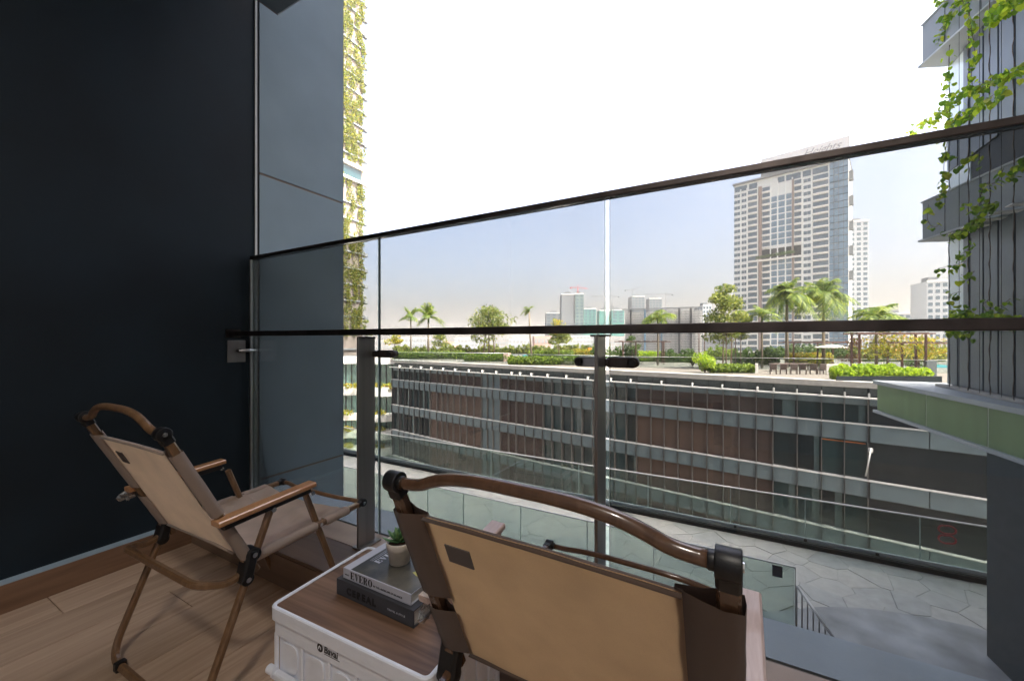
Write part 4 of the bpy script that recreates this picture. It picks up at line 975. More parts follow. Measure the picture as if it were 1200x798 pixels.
tree(640+13, 416, 370, 12, 'thin autumn coloured treetop in front of the grey round tower', M['yellow'], n=200, leaf=.2, clumps=10, sd=14, lowf=.55, tr=.08)
tree(516, 414, 393, 16, 'low loose shrub tree left of the spreading tree', M['leafy'], n=400, leaf=.24, clumps=9, sd=15, tr=.1)
tree(462, 414, 392, 12, 'leftmost small leafy tree beside the railing post', M['yellow'], n=350, leaf=.24, clumps=8, sd=16, tr=.1)
tree(741, 424, 394, 10, 'small dark leafed tree right of the second post', M['leafd'], n=350, leaf=.12, clumps=9, sd=17, tr=.06)
tree(851, 433, 331, 27, 'tall airy light green tree left of the residential tower', M['leafy'], n=2200, leaf=.15, trunks=((-.35, 0), (.45, .1), (0, 0)), clumps=30, sd=18, lowf=.32, tr=.075)
tree(868, 430, 362, 18, 'bushy companion tree right behind the airy light green tree', M['leafy'], n=900, leaf=.14, clumps=15, sd=19, lowf=.5, tr=.07)
tree(1040, 436, 390, 34, 'yellow leafed frangipani with bare pale branches under the pergola', M['yellow'], n=620, leaf=.12, clumps=18, sd=20, lowf=.45, tr=.06)
tree(1000, 434, 392, 17, 'reddish brown leafed shrub tree beside the white umbrella', leafmat('russet_leaf', [(.12, .05, .03), (.2, .1, .05), (.1, .09, .03)], .3), n=420, leaf=.1, clumps=12, sd=21, lowf=.25, tr=.05)
tree(1083, 436, 392, 22, 'yellow green tree at the right end of the pergola', M['yellow'], n=520, leaf=.12, clumps=14, sd=22, lowf=.4, tr=.05)
tree(428, 412, 373, 12, 'small round tree at the foot of the vine covered tower', M['leafy'], n=420, leaf=.3, clumps=9, sd=23, lowf=.3, tr=.12)
for i, (a, b, bs_, tp, lab, mt_, kw) in enumerate([
    (596, 680, 428, 418, 'long clipped sunlit hedge behind the parapet, left of the second post', 'hedge', dict(n=2600, leaf=.10)),
    (545, 600, 424, 415, 'low mixed hedge left of the clipped sunlit hedge', 'hedge', dict(n=1500, leaf=.12)),
    (835, 887, 437.5, 427, 'short clipped hedge right of the bright lime shrub', 'hedge', dict(n=2000, leaf=.07)),
    (982, 1096, 446, 430, 'nearest leafy hedge in a dark planter at the right end of the roof', 'lime', dict(n=5200, leaf=.085, lump=.18)),
    (620, 672, 419, 411, 'dark hedge row behind the clipped sunlit hedge', 'hedge', dict(n=1000, leaf=.14)),
    (672, 694, 418, 409, 'yellow leafed hedge left of the second post', 'yellow', dict(n=500, leaf=.12)),
    (748, 778, 424, 411.5, 'yellow green shrub bed under the left pergola', 'lime', dict(n=800, leaf=.1)),
    (925, 978, 429, 414, 'yellow flowering hedge behind the row of dining chairs', 'yellow', dict(n=1600, leaf=.09)),
    (460, 545, 421, 412, 'pale mixed planting along the left edge of the roof', 'hedge', dict(n=1300, leaf=.15)),
    (694, 748, 424, 410, 'dark mixed hedge around the second post', 'leafd', dict(n=1300, leaf=.11, lump=.3)),
    (776, 815, 425, 411, 'dark mixed hedge right of the left pergola', 'leafd', dict(n=900, leaf=.11, lump=.3)),
    (828, 866, 422, 409, 'green hedge among the trunks of the airy tree', 'hedge', dict(n=900, leaf=.13, lump=.3)),
    (905, 1000, 421, 407, 'long dark hedge far behind the dining chairs', 'leafd', dict(n=2200, leaf=.13, lump=.3)),
    (1000, 1112, 424, 408, 'long mixed hedge far behind the yellow trees', 'leafy', dict(n=2600, leaf=.12, lump=.35)),
    (461, 560, 416, 407, 'long pale green hedge behind the leftmost palms', 'leafy', dict(n=1800, leaf=.2, lump=.35)),
    (560, 700, 415, 406, 'long pale green hedge behind the spreading tree', 'leafy', dict(n=2200, leaf=.2, lump=.35)),
    (862, 915, 428, 411, 'dark green clipped bushes behind the glass at the foot of the palms', 'leafd', dict(n=1800, leaf=.1, lump=.3))]):
    hedge(a, b, bs_, tp, lab, mt_, **kw)
bush(826, 437, 412, 17, 'bright lime green rounded shrub in front of the roof glass', 'lime', n=1500, leaf=.10)
bush(811, 430, 411, 12, 'dark green shrub just left of the bright lime shrub', 'leafd', n=700, leaf=.1)
bush(1070, 434, 420, 12, 'dark shrub under the right pergola', 'leafd', n=400, leaf=.1)
# planter under the nearest hedge
a = Vector(RT(980, 448)); b = Vector(RT(1104, 448)); pl = MB(); pl.prism([a.xy, b.xy, (b+Vector((0, .1, 0))).xy, (a+Vector((0, .1, 0))).xy], ROOFZ, ROOFZ+.42); tag(pl.build('planter', M['dark']), 'long dark planter edge in front of the nearest roof hedge', 'planter')
# roof glass balustrades
def rglass(pa, pb, ba, bb, h, lab, n):
    A = Vector(RT(pa, ba)); B_ = Vector(RT(pb, bb)); t_ = T('roof_balustrade', lab, 'balustrade', (A+B_)/2); d = B_-A
    nx = Vector((-d.y, d.x, 0)).normalized()*.01
    for i in range(n):
        a = A+d*(i/n+.002); b = A+d*((i+1)/n-.002); q = MB(); q.prism([(a-nx).xy, (b-nx).xy, (b+nx).xy, (a+nx).xy], ROOFZ, ROOFZ+h); q.build('pane', M['tglass'], t_)
    MB().tube([A+Vector((0, 0, h+.02)), B_+Vector((0, 0, h+.02))], .025, 6).build('cap_rail', M['silver'], t_)
rglass(838, 1120, 432, 437.5, 1.15, 'glass balustrade across the roof garden, in front of the tall palms', 11)
rglass(725, 838, 430, 432, 1.15, 'glass balustrade panel run before the left pergola', 5)
rglass(461, 596, 423.5, 426, 1.3, 'pale glass balustrade at the left end of the roof garden', 7)
rglass(596, 725, 426, 430, 1.2, 'glass balustrade behind the clipped sunlit hedge', 6)
# pergolas
def pergola(pxs, beam, base, pts, lab, dpt=2.0, hi=None):
    A = Vector(RT(pxs[0], base)); B_ = Vector(RT(pxs[1], base)); D = -ROOFZ*F/(base-400); H = (base-beam)*D/F
    t_ = T('pergola', lab, 'pergola', (A+B_)/2, 0, 'brown steel pergolas of the roof garden'); d = (B_-A); d.normalize(); nn = Vector((-d.y, d.x, 0))*dpt
    for off in (Vector(), nn):
        q = MB(); q.sweep([A+off+Vector((0, 0, H)), B_+off+Vector((0, 0, H))], rrect(.07, .06, .01), smooth=False); q.build('beam', M['brown'], t_)
    for k_ in range(6):
        c = A.lerp(B_, (k_+.5)/6)+Vector((0, 0, H+.09)); MB().sweep([c, c+nn], rrect(.035, .03, .005), smooth=False).build('rafter', M['brown'], t_)
    for i, p_ in enumerate(pts):
        c = Vector(RT(p_, base)); c = c+(nn if i % 2 else Vector()); MB().box(c.x-.075, c.x+.075, c.y-.075, c.y+.075, ROOFZ, ROOFZ+H-.06).build('post', M['brown'], t_)
pergola((725, 786), 400.5, 427, (730, 751, 778, 783), 'low brown pergola in front of the lattice clad block')
pergola((926, 1000), 401.5, 430, (930, 938, 958, 993), 'brown pergola beside the white umbrella, behind the dining chairs')
pergola((1043, 1110), 402, 437, (1057, 1065, 1085, 1103), 'brown pergola at the right end of the roof garden, over the yellow trees')
pergola((1004, 1096), 391, 438, (1007, 1014, 1085, 1092), 'tallest brown pergola frame, above the nearest roof hedge', dpt=1.4)
for p_, b_, lab in ((819, 430, 'slim dark lighting post left of the airy tree'), (825.5, 430, 'slim reddish post right beside the dark lighting post'), (862, 431, 'slim dark post among the palm trunks')):
    c = RT(p_, b_); D = -ROOFZ*F/(b_-400); h = (b_-390)*D/F; tag(MB().cyl(c, (c[0], c[1], c[2]+h), .06, 8, r2=.045).build('lighting_post', M['brown']), lab, 'post')
# umbrella
c = Vector(RT(975, 431)); um = T('garden_umbrella', 'flat white garden umbrella behind the dining chairs', 'umbrella', c)
D = -ROOFZ*F/31; H = (431-407)*D/F; MB().cyl(c, c+Vector((0, 0, H)), .04, 8).build('pole', M['brown'], um)
q = MB(); w_ = 18*D/F; q.add([c+Vector((0, 0, H+.32))]+[c+Vector((w_*math.cos(R(45*i+22)), w_*math.sin(R(45*i+22)), H)) for i in range(8)]+[c+Vector((w_*.98*math.cos(R(45*i+22)), w_*.98*math.sin(R(45*i+22)), H-.08)) for i in range(8)], [(0, i+1, (i+1) % 8+1) for i in range(8)]+[(i+1, i+9, (i+1) % 8+9, (i+1) % 8+1) for i in range(8)]); q.build('canopy', M['canvas'], um)
# dining chairs and table
base_ch = None
def dchair(p_, b_, lab):
    global base_ch
    c = Vector(RT(p_, b_)); 
    if base_ch is None:
        t_ = T('dining_chair', lab, 'chair', c, 0, 'dining chairs in a row on the roof terrace'); K_ = dict(local=True)
        MB().cbox(-.25, .25, -.25, .25, .38, .46, .02).build('seat', M['chaird'], t_, **K_); MB().cbox(-.25, .25, -.27, -.21, .46, .92, .02).build('backrest', M['chaird'], t_, **K_)
        for sx in (-1, 1):
            MB().cbox(sx*.25-.025, sx*.25+.025, -.25, .2, .62, .66, .01).build('arm', M['chaird'], t_, **K_)
            for sy in (-1, 1): MB().box(sx*.22-.025, sx*.22+.025, sy*.22-.025, sy*.22+.025, 0, .38).build('leg', M['chaird'], t_, **K_)
        base_ch = t_; return t_
    r_ = base_ch.copy(); COL.objects.link(r_); r_.location = c; r_['label'] = lab; r_.rotation_euler = (0, 0, random.uniform(-.25, .25))
    for ch_ in base_ch.children: k_ = ch_.copy(); COL.objects.link(k_); k_.parent = r_
for p_, lab in ((906, 'first brown dining chair from the left, behind the roof glass'), (918, 'second brown dining chair from the left in the row'), (930, 'third brown dining chair from the left in the row'), (941, 'fourth brown dining chair from the left in the row'), (953, 'fifth brown dining chair from the left in the row'), (963, 'rightmost brown dining chair, next to the low stone planter wall')): dchair(p_, 438.5, lab)
for (a, b, tp, bs_, lab) in ((902, 950, 431, 435.5, 'long brown dining table behind the row of chairs'), (745, 770, 420, 426, 'small brown table under the left pergola')):
    A = Vector(RT(a, bs_)); B_ = Vector(RT(b, bs_)); t_ = T('garden_table', lab, 'table', (A+B_)/2); q = MB(); q.prism([A.xy, B_.xy, (B_+Vector((0, .9, 0))).xy, (A+Vector((0, .9, 0))).xy], ROOFZ+.70, ROOFZ+.75); q.build('table_top', M['chaird'], t_)
    for pnt in (A.lerp(B_, .05), A.lerp(B_, .95)): MB().box(pnt.x-.04, pnt.x+.04, pnt.y+.3, pnt.y+.38, ROOFZ, ROOFZ+.7).build('leg', M['chaird'], t_)
def block(p0_, p1_, b_, tp, mt, lab, name, cat, dpt=.5):
    A = Vector(RT(p0_, b_)); B_ = Vector(RT(p1_, b_)); D = -ROOFZ*F/(b_-400); q = MB(); q.prism([A.xy, B_.xy, (B_+Vector((0, dpt, 0))).xy, (A+Vector((0, dpt, 0))).xy], ROOFZ, ROOFZ+(b_-tp)*D/F); return tag(q.build(name, M[mt], None, bevel=.02), lab, cat)
block(966, 983, 438, 427, 'coping', 'low pale stone planter wall right of the dining chairs', 'planter_wall', 'wall')
block(1086, 1098, 441, 423, 'bandd', 'dark grey equipment cabinet at the right end of the roof hedge', 'cabinet', 'cabinet')
block(1098, 1111, 431, 428, 'pool', 'small turquoise pool edge glimpsed at the far right of the roof', 'pool', 'pool', 3)
block(885, 888.5, 438, 426, 'coping', 'small pale stone post at the end of the short clipped hedge', 'stone_post', 'post', .3)
block(689, 693, 416, 408, 'orange', 'small orange sign board left of the second post', 'sign_board', 'sign', .1)
block(612, 617, 421, 416, 'pool', 'small blue box among the hedges by the lone palm', 'box', 'box', .4)
block(590, 597, 424, 414, 'pink', 'small pinkish stand left of the clipped sunlit hedge', 'stand', 'stand', .4)

# ================================================================== NEIGHBOUR WING ON THE RIGHT
WX = 3.94
wg = T('neighbour_wing', 'grey metal clad neighbour building with angled balconies, at the right edge', 'building', (WX, 8, -21))
MB().box(WX+.06, 14, 1.36, 11.20, -.9, 42).build('body', M['siding'], wg)
lv = [(-.86, 2.0), (3.40, 5.5), (6.95, 9.05), (10.5, 12.6)]
n = 0; y = 11.24
while y > 3.6:
    y0 = y-.215
    for li, (a, b) in enumerate(lv):
        if y0 > 10.38 and li < 3:
            if li == 0: rng_ = [(-.86, .10)]
            elif li == 1: rng_ = [(3.40, 4.4)]
            else: rng_ = [(a, b)]
        else: rng_ = [(a, b)]
        for (z0, z1) in rng_: MB().cbox(WX-(.012 if n % 2 else 0), WX+.05, y0+.006, y-.006, z0, z1, .004).build('siding_panel', M['siding'], wg)
    n += 1; y = y0
for z0, z1 in ((.10, 2.0), (2.77, 3.4), (4.4, 5.5)): MB().box(WX+.01, WX+.05, 10.40, 11.225, z0, z1).build('corner_glass', M['skyglass'], wg)
for z0, z1 in ((2.0, 3.4), (5.5, 6.95), (9.05, 10.5)):
    MB().box(WX+.02, WX+.058, 3.5, 10.39, z0, z1).build('dark_recess', M['dark'], wg)
def wbal(z0, z1):
    pl_ = [(3.47, 10.9), (4.55, 6.55), (4.55, 6.5), (6, 6.5), (6, 11.1), (4.2, 11.1)]
    d_ = Vector((4.55-3.47, 6.55-10.9)).normalized(); nrm = Vector((d_.y, -d_.x)); 
    if nrm.x > 0: nrm = -nrm
    b = T('tmp', 'x', 'x'); bpy.data.objects.remove(b)
    q = MB(); q.prism(pl_, z0+.035, z1-.03); o = q.build('balcony_box', M['sidingl'], wg)
    e = [Vector(p_) for p_ in pl_[:2]]
    q = MB(); q.prism([tuple(e[0]+nrm*.05-d_*.05), tuple(e[1]+nrm*.05), (4.7, 6.5), (6, 6.5), (6, 11.15), (3.9, 11.15)], z0, z0+.034); q.build('slab_edge', M['slab'], o)
    q = MB(); q.prism([tuple(e[0]+nrm*.02-d_*.02), tuple(e[1]+nrm*.02), tuple(e[1]-nrm*.1), tuple(e[0]-nrm*.1)], z1-.029, z1); q.build('parapet_cap', M['slab'], o)
    L_ = (e[1]-e[0]).length
    k_ = .55
    while k_ < L_:
        a = e[0]+d_*k_; q = MB(); q.prism([tuple(a+nrm*.004), tuple(a+nrm*.004+d_*.012), tuple(a+d_*.012-nrm*.01), tuple(a-nrm*.01)], z0+.04, z1-.035); q.build('panel_joint', M['dark'], o); k_ += .75
wbal(2.0, 2.80); wbal(5.52, 6.36); wbal(9.07, 9.9)
q = MB()
for k_ in range(7): q.box(WX-.35+k_*0, WX-.04, 10.2-k_*.42, 10.02-k_*.42, 1.955, 1.968)
q.build('soffit_light_slots', M['white'], wg, kind='stuff')
gs = T('podium_slab', 'wedge shaped projecting slab with pale green fascia panels, below the grey clad wing', 'building slab', (3.6, 9, -1.67))
wa_, wb_ = Vector((3.11, 12.2)), Vector((4.13, 3.02)); wd_ = (wb_-wa_).normalized(); wn_ = Vector((wd_.y, -wd_.x)); 
if wn_.x > 0: wn_ = -wn_
q = MB(); q.prism([tuple(wa_-wn_*.03), tuple(wb_-wn_*.03), (9, 3.02), (9, 12.17)], -1.61, -1.0); q.build('core', M['bandd'], gs)
q = MB(); q.prism([tuple(wa_+wn_*.05-wd_*.08), tuple(wb_+wn_*.05), (9, 3.02), (9, 12.28)], -1.0, -.92); q.build('top_slab', M['slab'], gs)
q = MB(); q.prism([tuple(wa_+wn_*.05-wd_*.08), tuple(wb_+wn_*.05), (9, 3.02), (9, 12.28)], -1.67, -1.61); q.build('bottom_flange', M['slab'], gs)
def swedge(px):
    r = ray(px); a = np.array([[r[0], -wd_.x], [r[1], -wd_.y]]); t_, s_ = np.linalg.solve(a, np.array([wa_.x, wa_.y])); return s_
js = [0, swedge(1085), swedge(1157.6), swedge(1157.6)+1.6, swedge(1157.6)+3.2, (wb_-wa_).length]
for a, b in zip(js, js[1:]):
    A = wa_+wd_*(a+.012); B = wa_+wd_*(b-.012); q = MB(); q.prism([tuple(A), tuple(B), tuple(B-wn_*.028), tuple(A-wn_*.028)], -1.608, -1.002); q.build('fascia_panel', M['grn'], gs)
for a in js[1:-1]:
    A = wa_+wd_*(a-.011); B = wa_+wd_*(a+.011); q = MB(); q.prism([tuple(A-wn_*.006), tuple(B-wn_*.006), tuple(B-wn_*.028), tuple(A-wn_*.028)], -1.608, -1.002); q.build('joint_strip', M['white'], gs)
MB().cbox(3.78, 3.93, 3.1, 11.3, -.919, -.865, .01).build('gutter', M['coping'], gs)
wbase = MB(); wbase.prism([(3.50, 8.75), (4.1, 3.3), (8, 3.3), (8, 8.75)], -20.9, -1.673); tag(wbase.build('wing_pier', M['pillar']), 'dark rough rendered pier under the green edged slab, at the right edge', 'pier')

# climbing plant on cables
cv = T('climbing_vine', 'lime leaved climbing vine on upright cables in front of the grey clad wing', 'climbing plant', (3.7, 9.5, -.85))
lf = MB(); hp = [(0, 0), (.035, -.012), (.062, .012), (.066, .045), (.045, .085), (0, .125), (-.045, .085), (-.066, .045), (-.062, .012), (-.035, -.012)]
lf.add([(a, b, -.22*abs(a)-.8*b*b) for a, b in hp], [(0,1,2,3), (0,3,4,5), (0,5,6,7), (0,7,8,9)]); lfm = lf.mesh('leaf', M['vleaf'])
CX_ = 3.66
rv = random.Random(5)
cab = []
for px in (1112.5, 1124, 1135, 1148, 1160, 1173.5, 1188, 1204):
    p = onX(px, 400, CX_); cab.append(p[1]); MB().tube([(CX_, p[1], -.85), (CX_, p[1], 9.8)], .0035, 6).build('cable', M['cable'], cv)
for j, Y in enumerate(cab):
    if j in (1, 3, 5): continue
    pts_ = []; z = -.85; ph = rv.uniform(0, 6)
    while z < 9.0: pts_.append((CX_+.009*math.cos(z*14+ph)+rv.uniform(-.005, .005), Y+.009*math.sin(z*14+ph)+rv.uniform(-.005, .005), z)); z += .09
    MB().tube(pts_, .0058 if j in (2, 4, 5, 6) else .004, 6).build('stem', M['stem'], cv)
brs = [([(1204,76),(1180,86),(1155,98),(1132,104),(1108,124),(1086,144),(1068,157)], 2.6, 7),
       ([(1178,104),(1160,114),(1142,124),(1125,136),(1108,150),(1100,160)], 2.2, 6),
       ([(1098,-12),(1106,8),(1108,24),(1100,44),(1088,66)], 2.6, 8), ([(1140,-14),(1112,14),(1100,36),(1092,58)], 1.8, 6), ([(1122,-10),(1132,10),(1142,30)], 1.2, 7),
       ([(1196,-10),(1180,10),(1164,20),(1157,28)], 2.4, 7), ([(1200,2),(1190,-2),(1175,5),(1160,12)], 1.8, 6),
       ([(1112,66),(1110,100),(1108,118),(1112,150)], 1.0, 7), ([(1136,14),(1139,40),(1143,62),(1138,82),(1140,110)], 1.0, 6),
       ([(1110,165),(1106,190),(1106,215),(1100,240)], 1.3, 6), ([(1116,182),(1106,186)], .8, 5), ([(1150,188),(1140,176),(1128,190),(1120,200)], .8, 5),
       ([(1205,180),(1196,192),(1188,200),(1183,212)], 1.5, 5), ([(1160,212),(1152,220),(1148,232)], .6, 5), ([(1176,198),(1168,214),(1150,220)], .6, 4),
       ([(1168,236),(1152,246),(1140,262),(1126,272),(1110,276)], 2.2, 6), ([(1150,236),(1140,246),(1132,238)], .9, 5), ([(1088,240),(1086,258),(1094,268),(1102,262)], .6, 5),
       ([(1138,280),(1136,292),(1126,298),(1122,306)], 1.0, 6), ([(1132,306),(1118,311),(1098,315)], 1.1, 4), ([(1142,318),(1132,324),(1126,322)], .9, 5), ([(1126,342),(1116,344),(1110,350)], 1.0, 5),
       ([(1190,374),(1170,370),(1150,372),(1130,374),(1112,372)], 4.0, 8), ([(1112,360),(1120,366),(1134,362),(1128,380)], 2.6, 8), ([(1104,378),(1118,388),(1135,392)], 2.2, 5), ([(1160,350),(1150,358),(1168,362),(1184,350)], .8, 6)]
spots = []
for pl_, dens, spread in brs:
    X_ = CX_-rv.uniform(.03, .28); W3 = [Vector(onX(a, b, X_)) for a, b in pl_]
    MB().tube(fillet(W3, .2, 3), .0045, 5, scale=None).build('branch', M['stem'], cv)
    for (a, b), (c, d) in zip(pl_, pl_[1:]):
        L_ = math.hypot(c-a, d-b); m_ = max(1, int(L_*dens*.28+rv.random()))
        for i in range(m_*2):
            t_ = rv.random(); spots.append((a+(c-a)*t_+rv.gauss(0, spread*.45), b+(d-b)*t_+rv.gauss(0, spread*.55)+2, X_+rv.uniform(-.07, .05)))
rv.shuffle(spots)
for a, b, X_ in spots[:295]:
    P = Vector(onX(a, b, X_)); s_ = rv.uniform(.5, .85)
    Mx = Matrix.Translation(P-Vector(cv.location)) @ Matrix.Rotation(rv.uniform(0, 6.28), 4, 'Z') @ Matrix.Rotation(R(rv.uniform(-150, -60)), 4, 'X') @ Matrix.Rotation(rv.uniform(-.6, .6), 4, 'Y') @ Matrix.Scale(s_, 4)
    linkmesh('leaf', lfm, cv, Mx)
q = MB()
for a, b, X_ in spots[295:]:
    P = Vector(onX(a, b, X_)); s_ = rv.uniform(.4, .75); Mx = Matrix.Translation(P) @ Matrix.Rotation(rv.uniform(0, 6.28), 4, 'Z') @ Matrix.Rotation(R(rv.uniform(-150, -60)), 4, 'X') @ Matrix.Scale(s_, 4)
    q.add([Mx @ Vector(v_) for v_ in lf.v], lf.f)
if q.v: q.build('small_leaves', M['vleaf'], cv, kind='stuff')

# ================================================================== LEFT: WHITE BALCONY BLOCK AND VINE TOWER
wb2 = T('terraced_block', 'white block with curved balcony slabs and planting seen left of the office block', 'building', onD(430, 400, 64)[:2]+(-21,))
A = Vector(onD(372, 400, 66)); B_ = Vector(onD(480, 400, 66)); d = (B_-A); L_ = d.length; d.normalize(); nb_ = Vector((d.y, -d.x, 0))
if nb_.y > 0: nb_ = -nb_
def arc(off, amp): return [tuple((A+d*(L_*i/20)+nb_*(off+amp*math.sin(i/20*math.pi*3.2+.6))).xy) for i in range(21)]
fl_ = [(-2.6, -3.7), (-7.5, -8.9), (-11.9, -13.0), (-14.5, -15.9), (-17.2, -18.4)]
for (a, b) in fl_:
    q = MB(); q.prism(arc(1.8, .8)+[tuple((A+d*(L_*i/20)).xy) for i in (20, 0)], b, a); q.build('balcony_slab', M['white'], wb2)
q = MB(); q.prism([A.xy, B_.xy, (B_-nb_*12).xy, (A-nb_*12).xy], -21, -2.8); q.build('body', M['greyc'], wb2)
mwin = pbr('pale_window', (.16, .28, .26), .1, var=.3, scale=.8, spec=.9)
zz = [(-3.7, -7.5), (-8.9, -11.9), (-13.0, -14.5), (-15.9, -17.2), (-18.4, -20.9)]
for (z1, z0) in zz:
    for i in range(16):
        a = A+d*(L_*i/16+.06)+nb_*.03; b = A+d*(L_*(i+1)/16-.06)+nb_*.03; q = MB(); q.prism([a.xy, b.xy, (b+nb_*.05).xy, (a+nb_*.05).xy], z0, z1); q.build('window', mwin, wb2)
        c = A+d*(L_*i/16)+nb_*.1; q = MB(); q.prism([(c-d*.07).xy, (c+d*.07).xy, (c+d*.07+nb_*.12).xy, (c-d*.07+nb_*.12).xy], z0, z1); q.build('window_frame', M['mulld'], wb2)
        if i % 2: 
            c = A+d*(L_*i/16)+nb_*1.6; q = MB(); q.box(c.x-.03, c.x+.03, c.y-.03, c.y+.03, z0, z0+1.1); q.build('rail_post', M['mulld'], wb2)
q = MB()
for (a, b) in fl_[1:]:
    for i in range(9):
        if (i*7+int(-a)) % 3: c = A+d*(L_*(i+.5)/9)+nb_*2.0; leafcloud(q, [((c.x, c.y, a+.3), (1.2, .6, .5))], 90, .22)
q.build('planting', M['yellow'], wb2, kind='stuff')
TXX, TY0, TY1 = -67.2, 30, 57.9
vt = T('vine_tower', 'tall residential tower wrapped in yellow flowering creepers, beside the slate pier', 'tower', (TXX, 50, -21))
MB().box(TXX-14, TXX, TY0, TY1, -21, 92).build('body', M['vbody'], vt)
for i in range(34):
    z = 5.0+(i-5)*3.3; 
    if z > 90 or 31 < z < 36.5: continue
    MB().box(TXX-.5, TXX+.35, 48, TY1+.45, z-.14, z+.14).build('floor_edge', M['greyc'], vt)
    MB().cbox(TXX-.3, TXX+.5, TY1+.2, TY1+1.05, z-.45, z+.35, .1).build('planter', M['greyc'], vt)
for z in (32.9, 35.9): MB().box(TXX-.5, TXX+.7, 48, TY1+1.6, z-.22, z+.22).build('cornice', M['cream'], vt)
MB().box(TXX, TXX+.1, 48, TY1-.5, 33.3, 35.4).build('window', M['fwin'], vt)
q = MB()
for i in range(430):
    yy = rv.uniform(50.5, TY1+.2); zz_ = rv.uniform(2, 88)
    if 32.4 < zz_ < 36.6: continue
    leafcloud(q, [((TXX+.35, yy, zz_), (.25, rv.uniform(.4, .8), rv.uniform(.9, 2.2)))], 75, .19)
q.build('creeper', leafmat('creeper_leaf', [(.06, .10, .010), (.13, .15, .014), (.19, .165, .02), (.085, .12, .014), (.04, .07, .01)], .4), vt, kind='stuff')

# ================================================================== TALL RESIDENTIAL TOWER WITH THE SIGN
vp = Vector(ray(115)).normalized(); C0 = Vector(onD(860, 400, 222)); e_ = Vector(onD(994.5, 400, 188))-C0; TW = e_.length; td = e_.normalized(); tn = Vector((td.y, -td.x, 0))
if tn.dot(C0) > 0: tn = -tn
def ts(px):
    r = ray(px); a = np.array([[r[0], -td.x], [r[1], -td.y]]); t_, s_ = np.linalg.solve(a, np.array([C0.x, C0.y])); return s_
ht = T('residential_tower', 'tall cream and blue glass residential tower with a script sign on its crown', 'tower', (C0.x, C0.y, -21), math.atan2(td.y, td.x))
# local: x along the front, -y towards the viewer
side = -1 if (Vector((-td.y, td.x, 0))).dot(tn) < 0 else 1
K = dict(local=True)
def tb(q, s0, s1, o0, o1, z0, z1): a, b = sorted((side*o0, side*o1)); return q.box(s0, s1, a, b, z0+21, z1+21)
ZT = 87.5; FH = 3.3
tb(MB(), 0, TW, -24, -.9, -21, ZT).build('body', M['cream'], ht, **K)
cols = [(859.8, 867.2, 'w'), (868.6, 874.6, 'w'), (876.2, 887, 'b'), (893, 902, 'b'), (902.6, 910.3, 'g'), (911, 919.5, 'g'), (920.3, 927.6, 'g'), (930.5, 939, 'b'), (941.3, 950, 'w'), (952.5, 970.6, 'b')]
rowsz = [80.5-FH*i for i in range(27)]
for a, b, k_ in cols:
    s0, s1 = ts(a), ts(b); w_ = s1-s0
    q = MB()
    if k_ == 'w':
        q.box(0, w_, 0, .12, 0, 1.75); me = q.mesh('window', M['wing'])
        q = MB(); q.box(w_*.5-.05, w_*.5+.05, -.05, .0, 0, 1.75); mf = q.mesh('window_frame', M['cream2'])
    elif k_ == 'g':
        q.box(0, w_, 0, .12, .25, 2.9); me = q.mesh('window', M['blueg']); q = MB(); q.box(w_*.5-.06, w_*.5+.06, -.06, 0, .25, 2.9); q.box(0, w_, -.06, 0, 1.4, 1.52); mf = q.mesh('window_frame', M['greyc'])
    else:
        q.box(0, w_, .0, .12, .0, 2.3); me = q.mesh('balcony_opening', M['wing']); q = MB(); q.box(-.1, w_+.1, -.95, 0, -.75, -.05); mf = q.mesh('balcony_front', M['cream2'])
    for i, z in enumerate(rowsz):
        if 43.3 < z < 50.3 and 889 < a < 940: continue
        if z > 76 and k_ == 'g': continue
        o = linkmesh(me.name.split('.')[0], me, ht, Matrix.Translation((s0, side*(-.9)-.06 if side > 0 else .9, z+21)) if False else Matrix.Translation((s0, -side*.9+(-.1 if side < 0 else -.02), z+21)))
        if k_ != 'g' or i % 1 == 0: linkmesh(mf.name.split('.')[0], mf, o if True else ht, Matrix.Translation((0, 0, 0)))
    # cream pier beside each bay
    tb(MB(), s1+.05, s1+.55, -.9, .1, -21, ZT-3).build('pier', M['cream'], ht, **K)
for a, b in ((889, 892.6), (928, 930)): tb(MB(), ts(a), ts(b), -.9, .3, -21, ZT-4).build('brown_pier', M['brownp'], ht, **K)
# blue curtain wall bay at the right
s0, s1 = ts(971.5), ts(994.3)
for j in range(4):
    for i in range(32):
        z = 84-FH*i; a = s0+(s1-s0)*j/4; b = s0+(s1-s0)*(j+1)/4; 
        if z < -15: break
        tb(MB(), a+.12, b-.12, -.9, .15-(.35 if j == 1 else 0), z+.12, z+FH-.22).build('curtain_pane', M['blueg'], ht, **K)
for j in range(5): a = s0+(s1-s0)*j/4; tb(MB(), a-.1, a+.1, -.9, .22, -21, ZT).build('curtain_mullion', M['cream2'] if j in (0, 4) else M['greyc'], ht, **K)
